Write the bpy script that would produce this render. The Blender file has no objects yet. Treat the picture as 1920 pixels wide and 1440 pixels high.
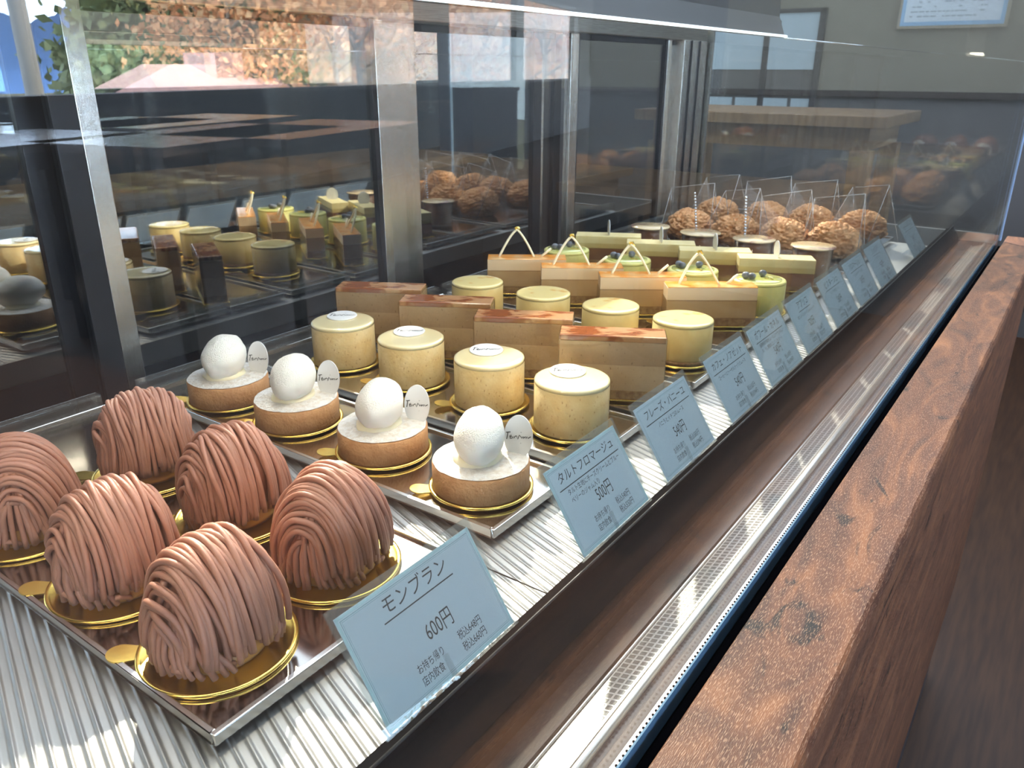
import bpy, bmesh, math, random
from mathutils import Vector, Matrix, noise
PI = math.pi
U = 0.26            # metres per layout unit
ZC = 1.25           # camera height above the floor
sc = bpy.context.scene
col = sc.collection

def W(x, y, z):     # layout unit (tray plane z = 0, eye z = 1) -> metres
    return Vector((x * U, y * U, ZC + (z - 1) * U))

# ------------------------------------------------------------------ camera
cam_d = bpy.data.cameras.new('camera')
cam = bpy.data.objects.new('camera', cam_d)
col.objects.link(cam)
r_ = Vector((0.57928528, -0.81512025, 0.00274577))
u_ = Vector((0.29831861, 0.21513989, 0.92990367))
f_ = Vector((0.75857403, 0.5378604, -0.36779291))
m3 = Matrix((r_, u_, -f_)).transposed()
cam.matrix_world = Matrix.Translation((0, 0, ZC)) @ m3.to_4x4()
cam_d.sensor_width = 36
cam_d.lens = 1489.958 * 36 / 1920
cam_d.clip_start = 0.01
cam_d.clip_end = 900
cam_d.dof.use_dof = True
cam_d.dof.focus_distance = 0.46
cam_d.dof.aperture_fstop = 32.0
sc.camera = cam

# ------------------------------------------------------------------ world, sun, exposure
world = bpy.data.worlds.new('world')
sc.world = world
world.use_nodes = True
wn = world.node_tree
wn.nodes.clear()
wo = wn.nodes.new('ShaderNodeOutputWorld')
wb = wn.nodes.new('ShaderNodeBackground')
tc = wn.nodes.new('ShaderNodeTexCoord')
sx = wn.nodes.new('ShaderNodeSeparateXYZ')
rp = wn.nodes.new('ShaderNodeValToRGB')
wn.links.new(tc.outputs['Generated'], sx.inputs[0])
wn.links.new(sx.outputs['Z'], rp.inputs[0])
wn.links.new(rp.outputs[0], wb.inputs[0])
wn.links.new(wb.outputs[0], wo.inputs[0])
e = rp.color_ramp.elements
e[0].position = 0.0; e[0].color = (1.5, 1.75, 2.05, 1)
e[1].position = 0.6; e[1].color = (0.28, 0.31, 0.36, 1)
k = e.new(0.12); k.color = (1.0, 1.25, 1.65, 1)
wb.inputs[1].default_value = 8.0

SUN_AZ = math.radians(50)      # the sun stands beyond the staff side, ahead-left
SUN_EL = math.radians(35)
sun_d = bpy.data.lights.new('sun', 'SUN')
sun_d.energy = 10.0
sun_d.color = (1.0, 0.90, 0.74)
sun_d.angle = math.radians(1.0)
sun = bpy.data.objects.new('sun', sun_d)
col.objects.link(sun)
sdir = Vector((math.cos(SUN_AZ) * math.cos(SUN_EL), math.sin(SUN_AZ) * math.cos(SUN_EL), math.sin(SUN_EL)))
sun.rotation_euler = sdir.to_track_quat('Z', 'Y').to_euler()
sun.location = sdir * 6

vs = sc.view_settings
vs.view_transform = 'Standard'
vs.look = 'None'
vs.gamma = 1.0
vs.use_curve_mapping = False
vs.exposure = 0.33
cy = sc.cycles
cy.max_bounces = 12
cy.transparent_max_bounces = 32
cy.glossy_bounces = 6
cy.diffuse_bounces = 4
cy.caustics_reflective = False
cy.caustics_refractive = False
cy.sample_clamp_indirect = 6
cy.use_denoising = True

# ------------------------------------------------------------------ materials
def nd(nt, t, **kw):
    n = nt.nodes.new(t)
    for k_, v in kw.items():
        setattr(n, k_, v)
    return n

def mat(name, color, rough=0.5, metal=0.0, c2=None, scale=20.0, detail=4.0, lo=0.35, hi=0.65, bump=0.0, bscale=60.0,
        stretch=None, pores=0.0, sss=0.0, coat=0.0, emit=None, estr=0.0, spec=0.5, sheen=0.0, rough2=None, alpha=1.0):
    m = bpy.data.materials.new(name)
    m.use_nodes = True
    nt = m.node_tree
    b = nt.nodes['Principled BSDF']
    b.inputs['Base Color'].default_value = (*color, 1)
    b.inputs['Roughness'].default_value = rough
    b.inputs['Metallic'].default_value = metal
    b.inputs['Specular IOR Level'].default_value = spec
    b.inputs['Coat Weight'].default_value = coat
    b.inputs['Coat Roughness'].default_value = 0.04
    if sss:
        b.inputs['Subsurface Weight'].default_value = sss
        b.inputs['Subsurface Radius'].default_value = (0.006, 0.004, 0.0025)
        b.inputs['Subsurface Scale'].default_value = 1.0
    if emit:
        b.inputs['Emission Color'].default_value = (*emit, 1)
        b.inputs['Emission Strength'].default_value = estr
    co = nd(nt, 'ShaderNodeTexCoord')
    mp = nd(nt, 'ShaderNodeMapping')
    nt.links.new(co.outputs['Object'], mp.inputs[0])
    if stretch:
        mp.inputs['Scale'].default_value = stretch
    if c2:
        nz = nd(nt, 'ShaderNodeTexNoise')
        nz.inputs['Scale'].default_value = scale
        nz.inputs['Detail'].default_value = detail
        nt.links.new(mp.outputs[0], nz.inputs[0])
        cr = nd(nt, 'ShaderNodeValToRGB')
        cr.color_ramp.elements[0].position = lo
        cr.color_ramp.elements[1].position = hi
        cr.color_ramp.elements[0].color = (*color, 1)
        cr.color_ramp.elements[1].color = (*c2, 1)
        nt.links.new(nz.outputs[0], cr.inputs[0])
        nt.links.new(cr.outputs[0], b.inputs['Base Color'])
        if rough2 is not None:
            mr = nd(nt, 'ShaderNodeMapRange')
            mr.inputs['To Min'].default_value = rough
            mr.inputs['To Max'].default_value = rough2
            nt.links.new(nz.outputs[0], mr.inputs[0])
            nt.links.new(mr.outputs[0], b.inputs['Roughness'])
    if pores:
        mpp = nd(nt, 'ShaderNodeMapping'); mpp.inputs['Scale'].default_value = (1, 1, .55)
        nt.links.new(co.outputs['Object'], mpp.inputs[0])
        pz = nd(nt, 'ShaderNodeTexNoise'); pz.inputs['Scale'].default_value = 620; pz.inputs['Detail'].default_value = 1
        nt.links.new(mpp.outputs[0], pz.inputs[0])
        pr = nd(nt, 'ShaderNodeValToRGB')
        pr.color_ramp.elements[0].position = 0.27; pr.color_ramp.elements[0].color = (pores, pores * .85, pores * .7, 1)
        pr.color_ramp.elements[1].position = 0.33; pr.color_ramp.elements[1].color = (1, 1, 1, 1)
        nt.links.new(pz.outputs[0], pr.inputs[0])
        pm = nd(nt, 'ShaderNodeMix', data_type='RGBA', blend_type='MULTIPLY'); pm.inputs[0].default_value = 1.0
        src = b.inputs['Base Color'].links[0].from_socket if b.inputs['Base Color'].is_linked else None
        if src: nt.links.new(src, pm.inputs[6])
        else: pm.inputs[6].default_value = (*color, 1)
        nt.links.new(pr.outputs[0], pm.inputs[7]); nt.links.new(pm.outputs[2], b.inputs['Base Color'])
    if bump:
        nb = nd(nt, 'ShaderNodeTexNoise')
        nb.inputs['Scale'].default_value = bscale
        nb.inputs['Detail'].default_value = 5
        nt.links.new(mp.outputs[0], nb.inputs[0])
        bp = nd(nt, 'ShaderNodeBump')
        bp.inputs['Strength'].default_value = bump
        bp.inputs['Distance'].default_value = 0.002
        nt.links.new(nb.outputs[0], bp.inputs['Height'])
        nt.links.new(bp.outputs[0], b.inputs['Normal'])
    return m

def pane_mat(name, tint=(1, 1, 1), base=0.04, dust=0.0, dustcol=(0.8, 0.8, 0.8), gain=1.0, rough=0.0, power=5.0):
    """thin clear sheet: straight see-through plus Fresnel-weighted mirror reflection"""
    m = bpy.data.materials.new(name)
    m.use_nodes = True
    nt = m.node_tree
    nt.nodes.clear()
    out = nd(nt, 'ShaderNodeOutputMaterial')
    lw = nd(nt, 'ShaderNodeLayerWeight')
    lw.inputs[0].default_value = 0.5
    pw = nd(nt, 'ShaderNodeMath', operation='POWER')
    pw.inputs[1].default_value = power
    ml = nd(nt, 'ShaderNodeMath', operation='MULTIPLY_ADD')
    ml.inputs[1].default_value = gain * (1 - base)
    ml.inputs[2].default_value = base
    ml.use_clamp = True
    nt.links.new(lw.outputs['Facing'], pw.inputs[0])
    nt.links.new(pw.outputs[0], ml.inputs[0])
    tr = nd(nt, 'ShaderNodeBsdfTransparent')
    tr.inputs[0].default_value = (*tint, 1)
    gl = nd(nt, 'ShaderNodeBsdfGlossy')
    gl.inputs['Roughness'].default_value = rough
    mx = nd(nt, 'ShaderNodeMixShader')
    nt.links.new(ml.outputs[0], mx.inputs[0])
    last = tr
    if dust:
        df = nd(nt, 'ShaderNodeBsdfDiffuse')
        df.inputs[0].default_value = (*dustcol, 1)
        tl = nd(nt, 'ShaderNodeBsdfTranslucent')
        tl.inputs[0].default_value = (*dustcol, 1)
        ad = nd(nt, 'ShaderNodeMixShader')
        ad.inputs[0].default_value = 0.5
        nt.links.new(df.outputs[0], ad.inputs[1]); nt.links.new(tl.outputs[0], ad.inputs[2])
        md = nd(nt, 'ShaderNodeMixShader')
        md.inputs[0].default_value = dust
        nt.links.new(tr.outputs[0], md.inputs[1]); nt.links.new(ad.outputs[0], md.inputs[2])
        last = md
    nt.links.new(last.outputs[0], mx.inputs[1])
    nt.links.new(gl.outputs[0], mx.inputs[2])
    nt.links.new(mx.outputs[0], out.inputs[0])
    return m

M = {}
M['front_glass'] = pane_mat('front glass', tint=(0.97, 0.985, 0.98), base=0.085, dust=0.003, gain=0.42, power=5.0)
M['inner_glass'] = pane_mat('inner front glass', tint=(0.98, 0.99, 0.985), base=0.018, dust=0.001, gain=0.3)
M['end_glass'] = pane_mat('end glass', tint=(0.95, 0.97, 0.96), base=0.11, dust=0.004)
M['door_glass'] = pane_mat('door glass', tint=(0.85, 0.86, 0.87), base=0.42, dust=0.002)
M['acetate'] = pane_mat('acetate film', tint=(0.97, 0.95, 0.90), base=0.03, gain=0.7)
M['acrylic'] = pane_mat('clear acrylic', tint=(0.95, 0.96, 0.96), base=0.07, dust=0.04, gain=0.6)
M['sleeve'] = pane_mat('clear card sleeve', tint=(0.93, 0.95, 0.95), base=0.05, dust=0.05)
M['cello'] = pane_mat('cellophane', tint=(0.98, 0.98, 0.98), base=0.045, dust=0.012, gain=0.45)
M['seam'] = pane_mat('welded film seam', tint=(0.8, 0.8, 0.8), base=0.25, dust=0.35)
M['steel'] = mat('brushed steel', (0.55, 0.53, 0.50), 0.28, 1.0, c2=(0.42, 0.40, 0.38), scale=40, stretch=(1, 1, 30))
M['steel_v'] = mat('brushed steel post', (0.80, 0.77, 0.73), 0.25, 1.0, c2=(0.70, 0.67, 0.63), scale=60, stretch=(30, 30, 1), bump=0.15, bscale=80)
M['chrome'] = mat('polished metal edge', (0.85, 0.86, 0.88), 0.12, 1.0)
M['tray'] = mat('polished tray steel', (0.50, 0.47, 0.44), 0.07, 1.0, c2=(0.44, 0.42, 0.40), scale=30, rough2=0.16)
M['tray_edge'] = mat('tray rim steel', (0.66, 0.65, 0.63), 0.25, 1.0)
M['black'] = mat('black plastic', (0.010, 0.010, 0.011), 0.35, spec=0.4)
M['black_frame'] = mat('dark door frame', (0.02, 0.02, 0.024), 0.35, 0.4)
M['matte_black'] = mat('matte black rail', (0.007, 0.007, 0.008), 0.85, spec=0.0)
M['rubber'] = mat('black rubber', (0.004, 0.004, 0.005), 0.8, spec=0.0)
M['well'] = mat('dark case liner', (0.03, 0.03, 0.034), 0.4)
M['trough'] = mat('brown plastic trough', (0.05, 0.032, 0.026), 0.35)
M['alu'] = mat('brushed aluminium', (0.72, 0.71, 0.69), 0.3, 1.0)
M['gold'] = mat('gold foil board', (1.0, 0.74, 0.20), 0.25, 1.0, c2=(0.95, 0.66, 0.15), scale=90, bump=0.1)
M['goldleaf'] = mat('gold leaf', (1.0, 0.78, 0.22), 0.25, 1.0)
M['strand'] = mat('chestnut cream', (0.42, 0.195, 0.132), 0.5, c2=(0.33, 0.145, 0.095), scale=35, bump=0.15, bscale=900, sss=0.12)
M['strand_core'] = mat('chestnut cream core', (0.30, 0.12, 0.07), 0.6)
M['caramelbit'] = mat('amber sponge base', (0.55, 0.25, 0.07), 0.4)
M['shell'] = mat('baked tart shell', (0.62, 0.34, 0.155), 0.65, c2=(0.52, 0.26, 0.11), scale=120, bump=0.5, bscale=500)
M['sugar'] = mat('icing sugar', (0.74, 0.72, 0.69), 0.9, c2=(0.62, 0.54, 0.45), scale=260, lo=0.42, hi=0.72, bump=1.0, bscale=420)
M['cream'] = mat('whipped cream', (0.86, 0.83, 0.76), 0.5, sss=0.2, bump=0.35, bscale=950)
M['cheese'] = mat('soft custard', (0.90, 0.82, 0.60), 0.35, sss=0.2)
M['white'] = mat('white plaque', (0.74, 0.74, 0.74), 0.35)
M['ink'] = mat('black ink', (0.02, 0.02, 0.02), 0.6)
M['vanilla'] = mat('vanilla mousse', (0.80, 0.64, 0.36), 0.5, c2=(0.72, 0.53, 0.25), scale=70, pores=0.62, bump=0.3, bscale=300, sss=0.2)
M['vanglaze'] = mat('pale glaze', (0.84, 0.72, 0.43), 0.08, c2=(0.81, 0.68, 0.39), scale=30, coat=1.0, sss=0.1)
M['pear'] = mat('pear mousse', (0.78, 0.62, 0.28), 0.5, c2=(0.70, 0.53, 0.21), scale=60, bump=0.2, bscale=200, sss=0.2)
M['pearglaze'] = mat('amber swirled glaze', (0.80, 0.66, 0.30), 0.05, c2=(0.66, 0.34, 0.08), scale=26, lo=0.55, hi=0.60, coat=0.4)
M['mocha'] = mat('coffee mousse', (0.45, 0.31, 0.20), 0.55, c2=(0.40, 0.27, 0.165), scale=60, pores=0.5, bump=0.3, bscale=220, sss=0.1)
M['mocha2'] = mat('pale coffee mousse', (0.60, 0.44, 0.29), 0.55, c2=(0.54, 0.39, 0.25), scale=60, pores=0.5, bump=0.3, bscale=220, sss=0.1)
M['sponge'] = mat('nut sponge', (0.30, 0.16, 0.075), 0.8, c2=(0.50, 0.32, 0.15), scale=220, bump=0.8, bscale=400)
M['mochaglaze'] = mat('marbled caramel glaze', (0.44, 0.24, 0.12), 0.08, c2=(0.24, 0.07, 0.022), scale=30, lo=0.44, hi=0.50, coat=0.3, stretch=(1, 2.5, 1))
M['apricot'] = mat('apricot glaze', (0.85, 0.33, 0.05), 0.08, c2=(0.85, 0.52, 0.22), scale=50, lo=0.45, hi=0.65, coat=0.3)
M['apr_top'] = mat('apricot cream', (0.84, 0.60, 0.36), 0.5, sss=0.15)
M['apr_mid'] = mat('caramel mousse', (0.66, 0.46, 0.27), 0.5, c2=(0.60, 0.40, 0.22), scale=70, bump=0.2, sss=0.1)
M['whitechoc'] = mat('white chocolate', (0.90, 0.82, 0.58), 0.35, sss=0.1)
M['green'] = mat('pistachio mousse', (0.66, 0.62, 0.20), 0.5, c2=(0.58, 0.54, 0.17), scale=60, bump=0.2, sss=0.15)
M['greenglaze'] = mat('pistachio glaze', (0.50, 0.52, 0.10), 0.05, c2=(0.62, 0.62, 0.20), scale=50, coat=0.9)
M['berry'] = mat('blueberry', (0.04, 0.045, 0.06), 0.5, c2=(0.22, 0.24, 0.28), scale=90)
M['pale'] = mat('pale mousse', (0.78, 0.66, 0.33), 0.5, c2=(0.72, 0.58, 0.26), scale=60, sss=0.1)
M['choc'] = mat('chocolate mousse', (0.25, 0.11, 0.06), 0.45, c2=(0.33, 0.16, 0.09), scale=50)
M['marble'] = mat('marbled white chocolate disc', (0.74, 0.56, 0.31), 0.2, c2=(0.30, 0.13, 0.10), scale=45, detail=6, lo=0.52, hi=0.66, coat=0.5)
M['puff'] = mat('craquelin crust', (0.96, 0.53, 0.25), 0.6, c2=(0.74, 0.34, 0.12), scale=110, bump=1.0, bscale=260)
M['paper'] = mat('white card', (0.84, 0.90, 0.93), 0.55)
def translucent(m, c, f):
    nt = m.node_tree; b = nt.nodes['Principled BSDF']; o = nt.nodes['Material Output']
    tl = nd(nt, 'ShaderNodeBsdfTranslucent'); tl.inputs[0].default_value = (*c, 1)
    mx = nd(nt, 'ShaderNodeMixShader'); mx.inputs[0].default_value = f
    nt.links.new(b.outputs[0], mx.inputs[1]); nt.links.new(tl.outputs[0], mx.inputs[2]); nt.links.new(mx.outputs[0], o.inputs[0])
translucent(M['paper'], (0.70, 0.82, 0.95), 0.5)
M['teal'] = mat('teal printed line', (0.22, 0.42, 0.42), 0.6)
M['tealband'] = mat('pale teal printed border', (0.55, 0.74, 0.76), 0.6)
M['grey_case'] = mat('grey coated steel', (0.075, 0.073, 0.075), 0.5, 0.1)
M['led'] = mat('lamp diffuser', (0.9, 0.95, 1.0), 0.4, emit=(1.0, 0.88, 0.70), estr=24.0)
M['wall_far'] = mat('greige plaster', (0.17, 0.15, 0.115), 0.8, c2=(0.155, 0.137, 0.105), scale=3)
M['wall_low'] = mat('slate dado', (0.085, 0.08, 0.078), 0.7)
M['wall_dark'] = mat('dark painted wall', (0.03, 0.034, 0.045), 0.7)
M['wall_room'] = mat('room plaster', (0.45, 0.42, 0.38), 0.8)
M['rail_dark'] = mat('dark stained rail', (0.03, 0.022, 0.018), 0.5)
M['floorwood'] = mat('dark wood floor', (0.062, 0.026, 0.010), 0.5, c2=(0.034, 0.013, 0.005), scale=6, stretch=(1, 12, 1))
M['tablewood'] = mat('table wood', (0.33, 0.20, 0.10), 0.45, c2=(0.22, 0.13, 0.065), scale=8, stretch=(1, 8, 1))
M['tabletop'] = mat('lacquered table top', (0.10, 0.09, 0.09), 0.18)
M['frosted'] = mat('frosted pane', (0.22, 0.26, 0.30), 0.5, emit=(0.42, 0.56, 0.68), estr=0.35)
M['winglass'] = pane_mat('window glass', tint=(0.97, 0.98, 0.99), base=0.04)
M['winframe'] = mat('window frame', (0.02, 0.02, 0.024), 0.5)
M['ground'] = mat('dry grass', (0.30, 0.26, 0.13), 0.9, c2=(0.18, 0.19, 0.08), scale=0.8)
M['hill'] = mat('autumn woodland slope', (0.85, 0.56, 0.34), 0.95, c2=(0.22, 0.17, 0.09), scale=0.5, detail=10, lo=0.4, hi=0.62)
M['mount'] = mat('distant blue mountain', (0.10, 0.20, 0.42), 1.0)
M['rooftile'] = mat('red brown roof', (0.66, 0.38, 0.34), 0.6)
M['housewall'] = mat('house wall', (0.62, 0.50, 0.40), 0.8)
M['bark'] = mat('pale bark', (0.42, 0.36, 0.28), 0.9)
M['leaf_g'] = mat('evergreen leaves', (0.20, 0.27, 0.12), 0.8, c2=(0.36, 0.40, 0.18), scale=2)
M['leaf_o'] = mat('autumn leaves', (0.80, 0.50, 0.25), 0.8, c2=(0.80, 0.38, 0.18), scale=1.5)
M['pole'] = mat('concrete pole', (0.55, 0.54, 0.52), 0.8)

# walnut-effect laminate of the ledge: wavy grain, knots, fine pores
def wood_mat():
    m = bpy.data.materials.new('walnut laminate')
    m.use_nodes = True
    nt = m.node_tree
    b = nt.nodes['Principled BSDF']
    co = nd(nt, 'ShaderNodeTexCoord')
    mp = nd(nt, 'ShaderNodeMapping')
    mp.inputs['Scale'].default_value = (3.0, 11.0, 11.0)
    nt.links.new(co.outputs['Object'], mp.inputs[0])
    n1 = nd(nt, 'ShaderNodeTexNoise')
    n1.inputs['Scale'].default_value = 2.6; n1.inputs['Detail'].default_value = 8; n1.inputs['Distortion'].default_value = 2.2
    nt.links.new(mp.outputs[0], n1.inputs[0])
    r1 = nd(nt, 'ShaderNodeValToRGB')
    el = r1.color_ramp.elements
    el[0].position = 0.28; el[0].color = (0.035, 0.014, 0.009, 1)
    el[1].position = 0.75; el[1].color = (0.21, 0.088, 0.038, 1)
    q = el.new(0.5); q.color = (0.095, 0.037, 0.019, 1)
    nt.links.new(n1.outputs[0], r1.inputs[0])
    # knots
    mk = nd(nt, 'ShaderNodeMapping')
    mk.inputs['Scale'].default_value = (3.6, 8, 8)
    nt.links.new(co.outputs['Object'], mk.inputs[0])
    n2 = nd(nt, 'ShaderNodeTexNoise')
    n2.inputs['Scale'].default_value = 3.0; n2.inputs['Detail'].default_value = 7; n2.inputs['Distortion'].default_value = 3.0
    nt.links.new(mk.outputs[0], n2.inputs[0])
    r2 = nd(nt, 'ShaderNodeValToRGB')
    r2.color_ramp.elements[0].position = 0.31; r2.color_ramp.elements[0].color = (0.10, 0.10, 0.10, 1)
    r2.color_ramp.elements[1].position = 0.38; r2.color_ramp.elements[1].color = (1, 1, 1, 1)
    nt.links.new(n2.outputs[0], r2.inputs[0])
    mu = nd(nt, 'ShaderNodeMix', data_type='RGBA', blend_type='MULTIPLY')
    mu.inputs[0].default_value = 1.0
    nt.links.new(r1.outputs[0], mu.inputs[6]); nt.links.new(r2.outputs[0], mu.inputs[7])
    # pores
    mq = nd(nt, 'ShaderNodeMapping')
    mq.inputs['Scale'].default_value = (280, 1900, 1900)
    nt.links.new(co.outputs['Object'], mq.inputs[0])
    n3 = nd(nt, 'ShaderNodeTexNoise')
    n3.inputs['Scale'].default_value = 1.0; n3.inputs['Detail'].default_value = 2
    nt.links.new(mq.outputs[0], n3.inputs[0])
    r3 = nd(nt, 'ShaderNodeValToRGB')
    r3.color_ramp.elements[0].position = 0.55; r3.color_ramp.elements[0].color = (0, 0, 0, 1)
    r3.color_ramp.elements[1].position = 0.63; r3.color_ramp.elements[1].color = (1, 1, 1, 1)
    nt.links.new(n3.outputs[0], r3.inputs[0])
    mv = nd(nt, 'ShaderNodeMix', data_type='RGBA', blend_type='MIX')
    mv.inputs[7].default_value = (0.42, 0.26, 0.17, 1)
    sc_ = nd(nt, 'ShaderNodeMath', operation='MULTIPLY'); sc_.inputs[1].default_value = 0.4
    nt.links.new(r3.outputs[0], sc_.inputs[0]); nt.links.new(sc_.outputs[0], mv.inputs[0])
    nt.links.new(mu.outputs[2], mv.inputs[6])
    nt.links.new(mv.outputs[2], b.inputs['Base Color'])
    bp = nd(nt, 'ShaderNodeBump')
    bp.inputs['Strength'].default_value = 0.4; bp.inputs['Distance'].default_value = 0.0006
    nt.links.new(n3.outputs[0], bp.inputs['Height']); nt.links.new(bp.outputs[0], b.inputs['Normal'])
    b.inputs['Roughness'].default_value = 0.5
    b.inputs['Specular IOR Level'].default_value = 0.25
    return m
M['walnut'] = wood_mat()

def dusted(m):
    # icing sugar lies on the top of the cream: grainy there, smooth below
    nt = m.node_tree
    bp = [n for n in nt.nodes if n.type == 'BUMP'][0]
    ge = nd(nt, 'ShaderNodeNewGeometry'); sp = nd(nt, 'ShaderNodeSeparateXYZ')
    nt.links.new(ge.outputs['True Normal'], sp.inputs[0])
    mr = nd(nt, 'ShaderNodeMapRange'); mr.inputs['From Min'].default_value = 0.15; mr.inputs['From Max'].default_value = 0.6
    mr.inputs['To Min'].default_value = 0.03; mr.inputs['To Max'].default_value = 0.9
    nt.links.new(sp.outputs['Z'], mr.inputs[0]); nt.links.new(mr.outputs[0], bp.inputs['Strength'])
dusted(M['cream'])

def deck_mat():
    """light striped aluminium deck: slanted bump ridges shaped to imitate streaks of sunlight"""
    m = bpy.data.materials.new('light striped aluminium deck')
    m.use_nodes = True
    nt = m.node_tree
    b = nt.nodes['Principled BSDF']
    b.inputs['Base Color'].default_value = (0.50, 0.495, 0.48, 1)
    b.inputs['Metallic'].default_value = 0.85
    b.inputs['Roughness'].default_value = 0.5
    co = nd(nt, 'ShaderNodeTexCoord')
    mp = nd(nt, 'ShaderNodeMapping')
    mp.inputs['Rotation'].default_value = (0, 0, math.radians(18))
    nt.links.new(co.outputs['Object'], mp.inputs[0])
    wv = nd(nt, 'ShaderNodeTexWave', wave_type='BANDS', bands_direction='X', wave_profile='SIN')  # slanted ridges added to draw light stripes on the deck
    wv.inputs['Scale'].default_value = 50
    wv.inputs['Distortion'].default_value = 0.0
    nt.links.new(mp.outputs[0], wv.inputs[0])
    pw = nd(nt, 'ShaderNodeMath', operation='POWER'); pw.inputs[1].default_value = 3.0
    nt.links.new(wv.outputs['Fac'], pw.inputs[0])
    bp = nd(nt, 'ShaderNodeBump')
    bp.inputs['Strength'].default_value = 1.0; bp.inputs['Distance'].default_value = 0.0011
    nt.links.new(pw.outputs[0], bp.inputs['Height']); nt.links.new(bp.outputs[0], b.inputs['Normal'])
    nz = nd(nt, 'ShaderNodeTexNoise'); nz.inputs['Scale'].default_value = 120
    nt.links.new(co.outputs['Object'], nz.inputs[0])
    mr = nd(nt, 'ShaderNodeMapRange'); mr.inputs['To Min'].default_value = 0.38; mr.inputs['To Max'].default_value = 0.5
    nt.links.new(nz.outputs[0], mr.inputs[0]); nt.links.new(mr.outputs[0], b.inputs['Roughness'])
    return m
M['deck'] = deck_mat()

def grille_mat():
    """aluminium air outlet with a grid of small cells"""
    m = bpy.data.materials.new('aluminium honeycomb grille')
    m.use_nodes = True
    nt = m.node_tree
    b = nt.nodes['Principled BSDF']
    b.inputs['Metallic'].default_value = 0.8; b.inputs['Roughness'].default_value = 0.35
    co = nd(nt, 'ShaderNodeTexCoord')
    br = nd(nt, 'ShaderNodeTexBrick')
    br.offset = 0.0
    br.inputs['Scale'].default_value = 1.0
    br.inputs['Brick Width'].default_value = 0.0042; br.inputs['Row Height'].default_value = 0.0045
    br.inputs['Mortar Size'].default_value = 0.0008; br.inputs['Mortar Smooth'].default_value = 0.4
    br.inputs['Color1'].default_value = (0.16, 0.16, 0.155, 1); br.inputs['Color2'].default_value = (0.19, 0.19, 0.185, 1)
    br.inputs['Mortar'].default_value = (0.55, 0.54, 0.52, 1)
    nt.links.new(co.outputs['Object'], br.inputs[0])
    nt.links.new(br.outputs[0], b.inputs['Base Color'])
    bp = nd(nt, 'ShaderNodeBump'); bp.inputs['Distance'].default_value = 0.001
    nt.links.new(br.outputs['Fac'], bp.inputs['Height']); nt.links.new(bp.outputs[0], b.inputs['Normal'])
    return m
M['grille'] = grille_mat()

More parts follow.
